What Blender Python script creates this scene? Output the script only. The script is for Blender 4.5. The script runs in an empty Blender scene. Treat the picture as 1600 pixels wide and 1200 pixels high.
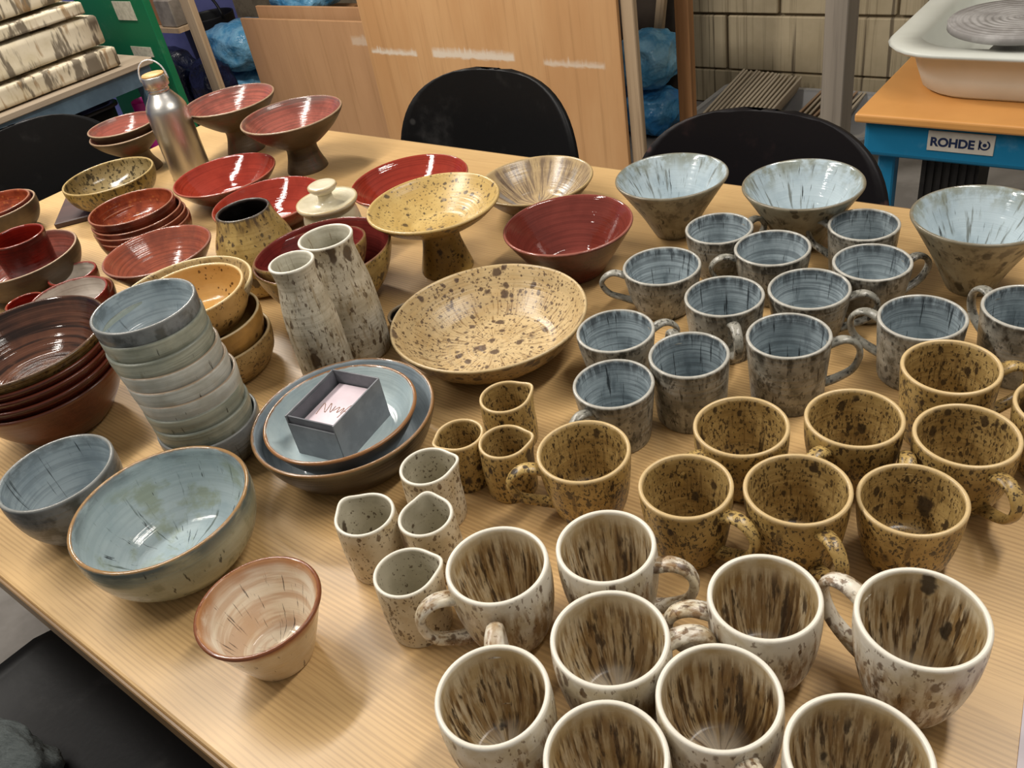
import bpy, bmesh, math, random
from math import sin, cos, pi, radians, sqrt, exp
from mathutils import Vector, Matrix, noise as mnoise

S = bpy.context.scene
COL = S.collection
TZ = 0.74                       # height of the table top above the floor (m)

# ------------------------------------------------------------------ camera
cam_d = bpy.data.cameras.new('camera'); cam = bpy.data.objects.new('camera', cam_d); COL.objects.link(cam)
cam_d.sensor_width = 36.0; cam_d.lens = 1350 / 1600 * 36.0; cam_d.clip_start = 0.02
_r = Vector((0.78867266, 0.59344517, -0.16068064)); _u = Vector((-0.25470403, 0.55324106, 0.79312684)); _f = Vector((-0.55957242, 0.58459145, -0.58747897))
cam.matrix_world = Matrix(((_r.x, _u.x, -_f.x, 0), (_r.y, _u.y, -_f.y, 0), (_r.z, _u.z, -_f.z, 0.62 + TZ), (0, 0, 0, 1)))
S.camera = cam

# ------------------------------------------------------------------ world, lights, exposure
W = bpy.data.worlds.new('room_ambient'); S.world = W; W.use_nodes = True
W.node_tree.nodes['Background'].inputs[0].default_value = (1.0, 0.96, 0.91, 1); W.node_tree.nodes['Background'].inputs[1].default_value = 0.27
S.view_settings.view_transform = 'Standard'; S.view_settings.look = 'None'; S.view_settings.gamma = 1.0
S.view_settings.use_curve_mapping = False; S.view_settings.exposure = 0.0

def area(name, loc, sx, sy, watts, rotz=0, col=(1.0, 0.94, 0.86)):
    d = bpy.data.lights.new(name, 'AREA'); d.shape = 'RECTANGLE'; d.size = sx; d.size_y = sy; d.energy = watts; d.color = col
    o = bpy.data.objects.new(name, d); COL.objects.link(o); o.location = loc; o.rotation_euler = (0, 0, rotz); return o
area('ceiling_tube_light', (-1.75, 0.05, 2.42), 0.14, 1.5, 46)
area('ceiling_tube_light', (0.15, 1.15, 2.42), 0.14, 1.2, 24)
area('ceiling_tube_light', (-2.7, 1.45, 2.42), 1.2, 0.14, 50)

# ------------------------------------------------------------------ colour and node helpers
def hx(h):
    v = [int(h[i:i + 2], 16) / 255 for i in (0, 2, 4)]
    return tuple((c / 12.92 if c <= 0.04045 else ((c + 0.055) / 1.055) ** 2.4) for c in v) + (1.0,)

class NT:
    def __init__(s, name):
        s.m = bpy.data.materials.new(name); s.m.use_nodes = True; s.t = s.m.node_tree
        s.bsdf = s.t.nodes['Principled BSDF']
    def n(s, typ, **kw):
        nd = s.t.nodes.new(typ)
        for k, v in kw.items(): setattr(nd, k, v)
        return nd
    def link(s, a, b): s.t.links.new(a, b)
    def put(s, sock, v):
        if isinstance(v, bpy.types.NodeSocket): s.link(v, sock)
        else: sock.default_value = v
    def math(s, op, a, b=0.0, c=0.0, clamp=False):
        nd = s.n('ShaderNodeMath', operation=op); nd.use_clamp = clamp
        s.put(nd.inputs[0], a); s.put(nd.inputs[1], b); s.put(nd.inputs[2], c); return nd.outputs[0]
    def ramp(s, v, lo, hi, a=0.0, b=1.0, smooth=True):
        nd = s.n('ShaderNodeMapRange'); nd.interpolation_type = 'SMOOTHSTEP' if smooth else 'LINEAR'
        s.put(nd.inputs[0], v); nd.inputs[1].default_value = lo; nd.inputs[2].default_value = hi; nd.inputs[3].default_value = a; nd.inputs[4].default_value = b
        return nd.outputs[0]
    def mix(s, f, a, b):
        nd = s.n('ShaderNodeMix', data_type='RGBA'); s.put(nd.inputs[0], f); s.put(nd.inputs[6], a); s.put(nd.inputs[7], b); return nd.outputs[2]
    def attr(s, name):
        return s.n('ShaderNodeAttribute', attribute_name=name)
    def vec(s, a, mul=(1, 1, 1), add=None):
        nd = s.n('ShaderNodeVectorMath', operation='MULTIPLY'); s.link(a, nd.inputs[0]); nd.inputs[1].default_value = mul; o = nd.outputs[0]
        if add is not None:
            n2 = s.n('ShaderNodeVectorMath', operation='ADD'); s.link(o, n2.inputs[0]); s.put(n2.inputs[1], add); o = n2.outputs[0]
        return o
    def noise(s, v, scale=1.0, detail=3.0, rough=0.55, col=False):
        nd = s.n('ShaderNodeTexNoise'); s.link(v, nd.inputs['Vector']); nd.inputs['Scale'].default_value = scale
        nd.inputs['Detail'].default_value = detail; nd.inputs['Roughness'].default_value = rough
        return nd.outputs['Color' if col else 'Fac']
    def voro(s, v, scale):
        nd = s.n('ShaderNodeTexVoronoi'); s.link(v, nd.inputs['Vector']); nd.inputs['Scale'].default_value = scale; return nd
    def bump(s, h, strength, dist=0.002, normal=None):
        nd = s.n('ShaderNodeBump'); nd.inputs['Strength'].default_value = strength; nd.inputs['Distance'].default_value = dist
        s.link(h, nd.inputs['Height'])
        if normal is not None: s.link(normal, nd.inputs['Normal'])
        s.link(nd.outputs[0], s.bsdf.inputs['Normal']); return nd.outputs[0]
    def done(s, color=None, rough=0.5, metal=0.0, spec=None):
        if color is not None: s.put(s.bsdf.inputs['Base Color'], color)
        s.put(s.bsdf.inputs['Roughness'], rough); s.bsdf.inputs['Metallic'].default_value = metal
        if spec is not None: s.bsdf.inputs['Specular IOR Level'].default_value = spec
        return s.m

def obj_coord(nt):
    tc = nt.n('ShaderNodeTexCoord'); oi = nt.n('ShaderNodeObjectInfo')
    r = nt.math('MULTIPLY', oi.outputs['Random'], 41.0)
    cx = nt.n('ShaderNodeCombineXYZ'); nt.link(r, cx.inputs[0]); nt.link(r, cx.inputs[1]); nt.link(r, cx.inputs[2])
    return tc.outputs['Object'], cx.outputs[0], r

# ------------------------------------------------------------------ ceramic glaze: flow streaks, spots, throwing rings, rim
def layer(nt, L, flow, s, pos, rnd):
    a, b = hx(L['a']), hx(L['b'])
    m = nt.noise(nt.vec(pos, (1, 1, 1), rnd), L.get('mott', 30), 4, .6)
    c = nt.mix(nt.ramp(m, .38, .66), a, b)
    if 'rings' in L:
        col, amt, fr = L['rings']
        rv = nt.noise(nt.vec(flow, (.35, .35, fr), rnd), 1.0, 3, .6)
        c = nt.mix(nt.math('MULTIPLY', nt.ramp(rv, .47, .62), amt), c, hx(col))
    for (col, A, B, lo, hi, d0, d1, amt) in L.get('streaks', ()):
        v = nt.noise(nt.vec(flow, (A, A, B), rnd), 1.0, 4, .62)
        f = nt.ramp(v, lo, hi)
        jag = nt.noise(nt.vec(flow, (A * .7, A * .7, 3), rnd), 1.0, 2, .5)
        sd = nt.math('ADD', s, nt.math('MULTIPLY', nt.math('SUBTRACT', jag, .5), -abs(d1 - d0) * 1.6))
        f = nt.math('MULTIPLY', f, nt.ramp(sd, min(d0, d1), max(d0, d1), 0.0 if d1 > d0 else 1.0, 1.0 if d1 > d0 else 0.0))
        c = nt.mix(nt.math('MULTIPLY', f, amt), c, hx(col))
    for (col, scale, dens, size, zs, amt) in L.get('spots', ()):
        wob = nt.noise(nt.vec(pos, (1, 1, 1), rnd), scale * 1.7, 2, .5, col=True)
        w2 = nt.n('ShaderNodeVectorMath', operation='MULTIPLY_ADD'); nt.link(wob, w2.inputs[0]); w2.inputs[1].default_value = (.45 / scale,) * 3
        nt.link(nt.vec(pos, (1, 1, zs), rnd), w2.inputs[2])
        vo = nt.voro(w2.outputs[0], scale)
        sp = nt.n('ShaderNodeSeparateColor'); nt.link(vo.outputs['Color'], sp.inputs[0])
        sz = nt.math('MULTIPLY', nt.ramp(sp.outputs[0], 1 - dens, 1.0, 0.15, 1.0, False), size)
        gate = nt.math('GREATER_THAN', sp.outputs[0], 1 - dens)
        d = nt.math('DIVIDE', vo.outputs['Distance'], sz)
        f = nt.math('MULTIPLY', nt.ramp(d, .65, 1.05, 1.0, 0.0), gate)
        c = nt.mix(nt.math('MULTIPLY', f, amt), c, hx(col))
    for (col, scale, lo, hi, zs, amt) in L.get('specks', ()):
        v = nt.noise(nt.vec(pos, (1, 1, zs), rnd), scale, 2, .6)
        big = nt.noise(nt.vec(pos, (1, 1, zs), rnd), scale * .16, 2, .5)
        v = nt.math('ADD', v, nt.math('MULTIPLY', nt.math('SUBTRACT', big, .5), .22))
        c = nt.mix(nt.math('MULTIPLY', nt.ramp(v, lo, hi), amt), c, hx(col))
    return c

def glaze(name, inner, outer, rim=None, rough=(.2, .4), ringfreq=230, ringbump=.35, lump=.25, coat=0.0):
    nt = NT(name); fl = nt.attr('flow').outputs['Vector']; s = nt.attr('rimd').outputs['Fac']; inn = nt.attr('inner').outputs['Fac']
    pos, rnd, r1 = obj_coord(nt)
    ci = layer(nt, inner, fl, s, pos, rnd); co = layer(nt, outer, fl, s, pos, rnd)
    c = nt.mix(inn, co, ci)
    if rim:
        col, w0, w1 = rim[:3]; amt = rim[3] if len(rim) > 3 else .85
        br = nt.noise(nt.vec(pos, (1, 1, 1), rnd), 90, 3, .6)
        sd = nt.math('ADD', s, nt.math('MULTIPLY', nt.math('SUBTRACT', br, .5), w1 * .9))
        f = nt.ramp(sd, w0, w1, amt, 0.0); c = nt.mix(f, c, hx(col))
    ro = nt.math('ADD', nt.math('MULTIPLY', inn, rough[0] - rough[1]), rough[1])
    rg = nt.noise(nt.vec(fl, (.12, .12, ringfreq), rnd), 1.0, 2, .5)
    lm = nt.noise(nt.vec(pos, (1, 1, 1), rnd), 220, 3, .6)
    h = nt.math('ADD', nt.math('MULTIPLY', rg, ringbump), nt.math('MULTIPLY', lm, lump * .25))
    nt.bump(h, .55, .004)
    if coat: nt.bsdf.inputs['Coat Weight'].default_value = coat; nt.bsdf.inputs['Coat Roughness'].default_value = .06
    return nt.done(c, ro)

BLK = '1c120a'
G_CREAM = glaze('cream_glaze_brown_streaks',
    dict(a='d8cbae', b='c4ae83', mott=35, streaks=[('8f6e3b', 7, 17, .42, .58, .005, .026, .8), ('5b3f1c', 8.5, 18, .505, .62, .008, .034, .88), ('3a2510', 5, 22, .55, .64, .010, .036, .9), (BLK, 7, 30, .62, .69, .010, .03, .85), ('d2cabb', 2, 8, .30, .52, .076, .094, .75)], spots=[('22140b', 60, .10, .45, .4, .9)]),
    dict(a='dcd6c8', b='c6b99c', mott=30, specks=[('5e4020', 240, .60, .67, .5, .7)], streaks=[('8a6838', 2.2, 16, .47, .63, .008, .04, .85), ('7d5a2e', 5.5, 24, .50, .64, .008, .03, .8), ('452c16', 4.5, 26, .55, .66, .012, .04, .9)], spots=[('4e3219', 120, .25, .5, .5, .8)]),
    rim=('e6e0d2', .0018, .0055, .92), rough=(.30, .36), ringbump=.12)
G_YELL = glaze('ochre_glaze_dark_spots',
    dict(specks=[('2e221c', 420, .57, .63, .5, .85)], a='bb9f66', b='a0844f', mott=45, streaks=[('6b5230', 12, 26, .50, .66, .006, .03, .65), ('32251c', 8, 30, .60, .70, .010, .03, .8)], spots=[('2a1f1c', 48, .22, .5, .6, .92), ('32261e', 105, .42, .5, .6, .88), ('3a2c20', 210, .45, .5, .6, .8)], rings=('7d6238', .4, 260)),
    dict(specks=[('2a1e19', 400, .555, .615, .55, .88)], a='b89b5e', b='9c7f48', mott=35, streaks=[('54412a', 5, 36, .55, .67, .004, .02, .7)], spots=[('2b1f1b', 60, .26, .5, .6, .92), ('2f231c', 125, .5, .5, .6, .88), ('35281e', 240, .5, .5, .6, .8)]),
    rim=('d0b585', .0020, .0058, .85), rough=(.3, .36), ringbump=.25)
G_GREY = glaze('grey_blue_glaze_mottled',
    dict(a='adb9be', b='909ca1', mott=25, rings=('626b70', .6, 300), streaks=[('32363a', 5, 40, .36, .58, .020, .003, .85), ('1e2226', 9, 14, .60, .66, .002, .01, .88), ('58636a', 3, 22, .52, .68, .004, .04, .5)]),
    dict(specks=[('2a2824', 220, .57, .66, .6, .7)], a='a09d92', b='7b796f', mott=45, streaks=[('2a2823', 5, 50, .40, .58, .022, .003, .85), ('4c4a40', 2.2, 60, .5, .63, .012, .03, .6), ('17171a', 7, 26, .60, .68, .003, .014, .9), ('c2beb0', 3, 30, .56, .68, .006, .03, .5)], spots=[('2c2a25', 150, .3, .5, .6, .75)]),
    rim=('bdb9ae', .0012, .0040, .75), rough=(.2, .3), ringbump=.42)
G_CONE = glaze('ice_blue_glaze_cone',
    dict(a='b6c4ca', b='a2b2ba', mott=18, streaks=[('5b5c50', 8, 16, .56, .68, .003, .012, .75), ('23241f', 11, 16, .63, .68, .004, .012, .92), ('84887a', 4, 50, .36, .58, .034, .003, .88)]),
    dict(a='a39b82', b='857d66', mott=28, streaks=[('4b4333', 4, 40, .50, .64, .004, .01, .75), ('20190f', 7, 36, .59, .67, .004, .01, .88)], spots=[('2d2519', 70, .22, .6, .6, .8)]),
    rim=('6b5f49', .0008, .0045, .75), rough=(.08, .4), ringbump=.22)
G_BLUE = glaze('pale_blue_glaze_ticks',
    dict(a='b2bfc1', b='9dadb2', mott=16, rings=('93a2a6', .3, 150), streaks=[('8a9270', 1.5, 26, .50, .64, .006, .03, .6), ('566058', 9, 12, .60, .68, .004, .012, .8), ('26282a', 12, 26, .645, .70, .004, .012, .9), ('6a7375', 2, 60, .38, .58, .022, .003, .75)]),
    dict(a='a3a48e', b='8f9079', mott=20, streaks=[('4f5c5e', 1.5, 60, .30, .52, .024, .004, .85), ('2b2b22', 9, 26, .625, .69, .003, .01, .92), ('5d5f46', 3, 30, .55, .66, .01, .03, .55)]),
    rim=('96703f', .0012, .0036, .9), rough=(.12, .2), ringbump=.2)
G_STK_W = glaze('chalky_white_glaze', dict(a='c9cac4', b='b2b4ae', mott=20), dict(a='c6c4ba', b='aeaca0', mott=25, rings=('97958a', .4, 260), streaks=[('33281e', 10, 30, .64, .69, .006, .012, .9), ('a08f76', 2, 50, .5, .66, .003, .02, .5)]), rim=('937a5e', .0008, .0028, .85), rough=(.25, .4), ringbump=.3)
G_STK_G = glaze('sage_green_glaze', dict(a='a9b0a6', b='949c92', mott=20), dict(a='aaaa98', b='8d907f', mott=22, rings=('73766a', .45, 240), streaks=[('6b6040', 4, 26, .56, .68, .006, .02, .65), ('3a3428', 9, 30, .645, .69, .006, .012, .8)]), rim=('60655d', .0008, .003, .7), rough=(.25, .4), ringbump=.3)
G_STK_D = glaze('slate_blue_glaze', dict(a='a9b4b8', b='8f9ca3', mott=20, rings=('757f84', .45, 200), streaks=[('1f2426', 17, 9, .64, .69, .004, .012, .9), ('565e60', 2, 60, .38, .58, .022, .003, .7)]), dict(a='7d8080', b='626565', mott=25, streaks=[('3a3b36', 3, 40, .45, .62, .002, .008, .7), ('23221d', 8, 26, .62, .68, .006, .012, .85)]), rim=('7d7c76', .001, .0035, .7), rough=(.18, .33), ringbump=.3)
G_RED = glaze('glossy_red_glaze', dict(a='8e3122', b='7d271a', mott=14, rings=('651b12', .4, 300)), dict(a='6f2418', b='4f1a10', mott=18, streaks=[('2a120c', 3, 40, .5, .65, .01, .04, .6)]), rim=('b0705c', .0006, .0026, .6), rough=(.06, .2), ringbump=.16)
G_RED2 = glaze('deep_red_glaze', dict(a='7e3a30', b='6e3027', mott=16, rings=('58241d', .4, 300)), dict(a='663228', b='50271d', mott=18), rim=('a56a5c', .0006, .0028, .7), rough=(.06, .2), ringbump=.18)
G_BROWNRED = glaze('iron_red_glaze', dict(a='91452a', b='733320', mott=60, rings=('572617', .3, 280), spots=[('b06a38', 160, .4, .6, 1, .5)]), dict(a='6f3120', b='4a1f14', mott=25, streaks=[('2a120c', 3, 60, .5, .65, .004, .02, .6)]), rim=('9a6a52', .0008, .003, .75), rough=(.16, .26), ringbump=.2)
G_RB6 = glaze('rusty_red_glaze', dict(a='93503c', b='7b4233', mott=30, rings=('5c372d', .45, 330)), dict(a='4b2219', b='351a12', mott=25), rim=('92695a', .0008, .003, .75), rough=(.14, .26), ringbump=.28)
G_TEN = glaze('dark_tenmoku_glaze', dict(a='5b3a2b', b='3d2820', mott=12, rings=('1d1512', .85, 120), streaks=[('6e4a35', 1.5, 30, .5, .66, .03, .07, .55)]), dict(a='6c5630', b='4f3b1e', mott=60, spots=[('2a1c10', 160, .5, .6, 1, .7)], streaks=[('4a1c12', 2, 30, .45, .6, .012, .03, .8)]), rim=('5e4636', .0008, .003, .7), rough=(.10, .22), ringbump=.6)
G_TENR = glaze('red_brown_stack_glaze', dict(a='5b2417', b='431a11', mott=20), dict(a='4e2116', b='36160e', mott=14, rings=('2a100b', .5, 180)), rim=('6e3523', .0008, .003, .7), rough=(.15, .2), ringbump=.3)
G_TERRA = glaze('bare_terracotta', dict(a='6a3220', b='54261a', mott=20), dict(a='6f4029', b='5c3422', mott=18), rim=('5a2b1c', .0008, .003, .6), rough=(.2, .3), ringbump=.25)
G_FOOTED = glaze('brown_clay_red_lining', dict(a='9a574a', b='7d453b', mott=22, rings=('5c4038', .5, 330), streaks=[('6d625c', 1.2, 80, .35, .58, .018, .002, .65)]), dict(a='54422c', b='41321f', mott=16, streaks=[('6d2c1c', 1.0, 10, .56, .68, .005, .02, .6)]), rim=('a88d70', .0008, .003, .8), rough=(.14, .5), ringbump=.3)
G_WHITE = glaze('oatmeal_white_glaze', dict(specks=[('4a3522', 360, .63, .68, .7, .8)], a='c4bda9', b='b0a994', mott=30, spots=[('4a3522', 150, .3, .45, .7, .85), ('3b2818', 48, .12, .4, .6, .9)]), dict(specks=[('4f3820', 330, .60, .655, .7, .8)], a='d0c4aa', b='bba987', mott=30, spots=[('5b4329', 170, .4, .5, .7, .8), ('5b4329', 330, .35, .5, .7, .7), ('4a3018', 50, .14, .42, .5, .9)]), rim=('e2dccd', .0016, .004, .88), rough=(.35, .42), ringbump=.12)
G_VASE = glaze('birch_white_glaze', dict(a='c4c0af', b='b0aa96', mott=30, streaks=[('6d5330', 5, 24, .58, .67, .004, .012, .65)]), dict(specks=[('55422b', 240, .60, .67, .5, .75)], a='c8bfab', b='aaa08a', mott=28, rings=('958a75', .3, 220), streaks=[('8a7653', 5, 24, .52, .66, .004, .02, .6), ('4b3620', 9, 50, .60, .67, .006, .02, .85)], spots=[('3d2917', 55, .3, .42, .4, .9), ('4a3622', 130, .35, .5, .5, .82)]), rim=('dfd9ca', .0015, .004, .88), rough=(.35, .45), ringbump=.25)
G_AMBER = glaze('amber_glaze_specks', dict(a='c79c5c', b='b98d4e', mott=14, spots=[('4a2c14', 75, .4, .36, 1, .92), ('4a2c14', 150, .4, .4, 1, .85), ('5a3618', 40, .16, .25, 1, .9)]), dict(specks=[('3b2513', 230, .62, .67, 1, .8)], a='b38c53', b='967240', mott=20, spots=[('3b2513', 80, .4, .45, 1, .88), ('3b2513', 160, .35, .45, 1, .8)]), rim=('d8bd8b', .001, .004, .8), rough=(.2, .34), ringbump=.15)
G_AMBW = glaze('cream_brown_streak_bowl', dict(specks=[('3b2a18', 240, .58, .65, .6, .7)], a='c0a676', b='a88c5a', mott=30, streaks=[('4a3721', 9, 30, .5, .62, .005, .014, .85)]), dict(specks=[('4a361f', 220, .58, .65, .6, .7)], a='b9a98c', b='9c8b6c', mott=25, streaks=[('5b4326', 6, 30, .52, .66, .002, .01, .7)]), rim=('c9b482', .001, .004, .8), rough=(.3, .4), ringbump=.15)
G_AMBD = glaze('golden_brown_glaze', dict(a='b08c50', b='947242', mott=18), dict(a='a97f42', b='866535', mott=18, streaks=[('6a4a26', 3, 24, .5, .66, .01, .03, .6)], spots=[('4a3016', 90, .3, .42, 1, .85)]), rim=('c4b28c', .001, .0035, .85), rough=(.25, .35), ringbump=.2)
G_PLATE = glaze('speckled_sand_plate', dict(specks=[('4a362a', 230, .60, .66, 1, .85)], a='c9b083', b='bb9f70', mott=22, rings=('ad9973', .4, 130), streaks=[('7d603a', 26, 30, .52, .62, .022, .05, .8)], spots=[('4d3a34', 24, .4, .36, 1, .85), ('4a362a', 55, .5, .42, 1, .88), ('4f3a2a', 105, .5, .45, 1, .85), ('5a4432', 200, .4, .5, 1, .8)]), dict(specks=[('3a2a20', 230, .56, .63, 1, .8)], a='a88e60', b='876e44', mott=30, spots=[('3a2a20', 60, .45, .5, 1, .85)]), rim=('c6ae82', .001, .004, .7), rough=(.33, .4), ringbump=.3)
G_STAND = glaze('mustard_speckled_glaze', dict(specks=[('55452f', 260, .61, .67, 1, .8)], a='c2a668', b='b39456', mott=14, spots=[('6c6258', 34, .4, .34, 1, .75), ('4b3d2c', 75, .45, .42, 1, .88), ('4b3d2c', 180, .4, .5, 1, .8)]), dict(specks=[('33261a', 240, .60, .66, 1, .85)], a='a38445', b='846630', mott=22, spots=[('2e2115', 65, .4, .5, 1, .9), ('3a2a18', 150, .4, .5, 1, .85)]), rim=('c2a66e', .001, .004, .75), rough=(.3, .36), ringbump=.2)
G_STREAKY = glaze('grey_brown_radial_streaks', dict(a='b79f76', b='a08a6a', mott=20, streaks=[('6b5a4c', 11, 16, .42, .58, .003, .012, .8), ('8e8a86', 4, 12, .53, .66, .008, .03, .7), ('4c3a2a', 16, 26, .57, .68, .003, .01, .7)]), dict(a='6d5434', b='4a3822', mott=30, spots=[('2a1d12', 80, .4, .5, 1, .8)]), rim=('b39a6c', .001, .004, .7), rough=(.26, .4), ringbump=.2)
G_OLIVE = glaze('olive_speckled_bowl', dict(specks=[('2a2214', 170, .55, .63, .7, .85)], a='7d6840', b='8f7e58', mott=14, spots=[('2a2214', 42, .55, .5, .7, .9), ('352b1a', 100, .5, .5, .7, .85)], streaks=[('9a9484', 1.2, 30, .35, .55, .06, .10, .7)]), dict(specks=[('231b10', 170, .53, .61, .7, .88)], a='86703a', b='69562c', mott=30, spots=[('231b10', 60, .55, .55, .7, .9), ('231b10', 140, .5, .5, .7, .8)]), rim=('b39a66', .001, .005, .8), rough=(.14, .3), ringbump=.2)
G_JAR = glaze('yellow_jar_black_lining', dict(a='15110f', b='0d0b0a', mott=20), dict(specks=[('33261c', 260, .60, .66, .7, .85)], a='b1965a', b='957a42', mott=26, streaks=[('4a3a2c', 5, 30, .42, .60, .03, .004, .85)], spots=[('3a2c22', 50, .4, .45, .7, .88), ('40321f', 130, .4, .5, .7, .82)]), rim=('3a302b', .002, .007, .9), rough=(.3, .34), ringbump=.2)
G_REDYEL = glaze('red_lined_yellow_bowl', dict(a='7c302b', b='682824', mott=16, rings=('4f1e1b', .5, 250)), dict(specks=[('33261c', 260, .60, .66, .7, .85)], a='ab9055', b='8b723e', mott=24, streaks=[('4d3d2a', 4, 30, .5, .65, .004, .012, .75)], spots=[('35281b', 60, .4, .5, .7, .88), ('3a2c1c', 140, .4, .5, .7, .82)]), rim=('6b4a34', .0008, .003, .8), rough=(.1, .34), ringbump=.2)
G_RUST = glaze('rust_and_cream_swirl', dict(a='e6ddca', b='dccdb3', mott=14, rings=('ab774a', .5, 70), streaks=[('3a2c2c', 16, 26, .61, .67, .008, .016, .92), ('a46a34', 1.5, 70, .22, .48, .018, .001, .85)]), dict(a='dccbae', b='ccb48e', mott=16, streaks=[('9c5a2c', 1.5, 50, .26, .50, .016, .003, .9), ('45362c', 11, 34, .62, .68, .01, .02, .85)]), rim=('6d3a20', .001, .0036, .9), rough=(.13, .2), ringbump=.25)
G_OUTER = glaze('blue_lined_brown_dish', dict(a='a8b5bd', b='919fa8', mott=16, rings=('7b878c', .4, 120)), dict(a='33281c', b='231b13', mott=22, streaks=[('6b6553', 1.2, 60, .3, .52, .010, .001, .7)]), rim=('8a643a', .0012, .0036, .9), rough=(.14, .26), ringbump=.25)
G_INNERP = glaze('sky_blue_plate_brown_rim', dict(a='bccacb', b='a6b7bc', mott=14, rings=('98a7ab', .35, 110), spots=[('3b3a30', 40, .08, .3, 1, .8)]), dict(a='5b4a35', b='44362a', mott=20), rim=('8a5e35', .002, .0045, .95), rough=(.12, .3), ringbump=.2)
G_LID = glaze('milk_white_lid_glaze', dict(a='cfc6ac', b='c0b698', mott=20), dict(a='cfc6ad', b='bdb294', mott=20, spots=[('6a5a42', 120, .08, .4, 1, .7)]), rim=('b79a62', .0008, .003, .6), rough=(.22, .3), ringbump=.15)
G_DKDISH = glaze('smoky_brown_dish', dict(a='0e0c0b', b='15110e', mott=30), dict(a='5e5140', b='4a3f32', mott=30), rim=('75664f', .002, .006, .9), rough=(.4, .45), ringbump=.1)
G_CUP = glaze('crimson_cup_glaze', dict(a='7d1c12', b='64140d', mott=16, rings=('4a0f0a', .5, 200)), dict(a='64180f', b='46110b', mott=18, rings=('2f0b08', .5, 200)), rim=('8c4a38', .0008, .003, .7), rough=(.12, .16), ringbump=.3)
G_SMALLW = glaze('white_lined_red_bowl', dict(a='c1b9ae', b='a89f94', mott=18, rings=('8a8178', .5, 200)), dict(a='63211a', b='451611', mott=20), rim=('7a2c22', .002, .005, .9), rough=(.15, .25), ringbump=.3)

# ------------------------------------------------------------------ mesh helpers
def mesh_obj(name, verts, faces, mat, parent=None, smooth=True, attrs=None):
    me = bpy.data.meshes.new(name); me.from_pydata(verts, [], faces); me.update()
    if smooth: me.polygons.foreach_set('use_smooth', [True] * len(me.polygons))
    if attrs:
        for k, (typ, data) in attrs.items():
            at = me.attributes.new(k, typ, 'POINT')
            if typ == 'FLOAT_VECTOR': at.data.foreach_set('vector', [c for v in data for c in v])
            else: at.data.foreach_set('value', data)
    me.materials.append(mat)
    o = bpy.data.objects.new(name, me); COL.objects.link(o)
    if parent is not None: o.parent = parent
    return o

def from_bm(name, bm, mat, parent=None, smooth=False):
    me = bpy.data.meshes.new(name); bm.to_mesh(me); bm.free()
    if smooth: me.polygons.foreach_set('use_smooth', [True] * len(me.polygons))
    me.materials.append(mat); o = bpy.data.objects.new(name, me); COL.objects.link(o)
    if parent is not None: o.parent = parent
    return o

def box(name, lo, hi, mat, parent=None, bev=0.0, segs=2):
    bm = bmesh.new(); bmesh.ops.create_cube(bm, size=1.0)
    for v in bm.verts: v.co = Vector(((lo[i] + hi[i]) / 2 + v.co[i] * (hi[i] - lo[i]) for i in range(3)))
    if bev: bmesh.ops.bevel(bm, geom=bm.edges[:], offset=bev, segments=segs, profile=.5, affect='EDGES')
    return from_bm(name, bm, mat, parent)

def add_box(bm, lo, hi):
    r = bmesh.ops.create_cube(bm, size=1.0)
    for v in r['verts']: v.co = Vector(((lo[i] + hi[i]) / 2 + v.co[i] * (hi[i] - lo[i]) for i in range(3)))
    return r['verts']

def tube(name, pts, rad, mat, parent=None, seg=10, w=None, close=True):
    """round (or, with w, flat strap) section swept along pts"""
    pts = [Vector(p) for p in pts]; vs, fs = [], []; n = len(pts); up = None
    for i, p in enumerate(pts):
        t = (pts[min(i + 1, n - 1)] - pts[max(i - 1, 0)]).normalized()
        if up is None:
            up = t.orthogonal().normalized()
        up = (up - t * up.dot(t)).normalized(); sd = t.cross(up)
        rr = rad[i] if isinstance(rad, (list, tuple)) else rad
        for k in range(seg):
            a = 2 * pi * k / seg; vs.append(p + up * cos(a) * rr + sd * sin(a) * (w if w else rr))
    for i in range(n - 1):
        for k in range(seg):
            a, b = i * seg + k, i * seg + (k + 1) % seg; fs.append((a, b, b + seg, a + seg))
    if close: fs.append(tuple(range(seg))[::-1]); fs.append(tuple((n - 1) * seg + k for k in range(seg)))
    return mesh_obj(name, [tuple(v) for v in vs], fs, mat, parent)

def catmull(P, n):
    out = []; Q = [P[0]] + list(P) + [P[-1]]; m = len(P) - 1
    for j in range(n + 1):
        u = j / n * m; i = min(int(u), m - 1); t = u - i; a, b, c, d = Q[i], Q[i + 1], Q[i + 2], Q[i + 3]
        out.append(tuple(.5 * (2 * b[k] + (c[k] - a[k]) * t + (2 * a[k] - 5 * b[k] + 4 * c[k] - d[k]) * t * t + (3 * b[k] - a[k] - 3 * c[k] + d[k]) * t ** 3) for k in range(len(b))))
    return out

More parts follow.
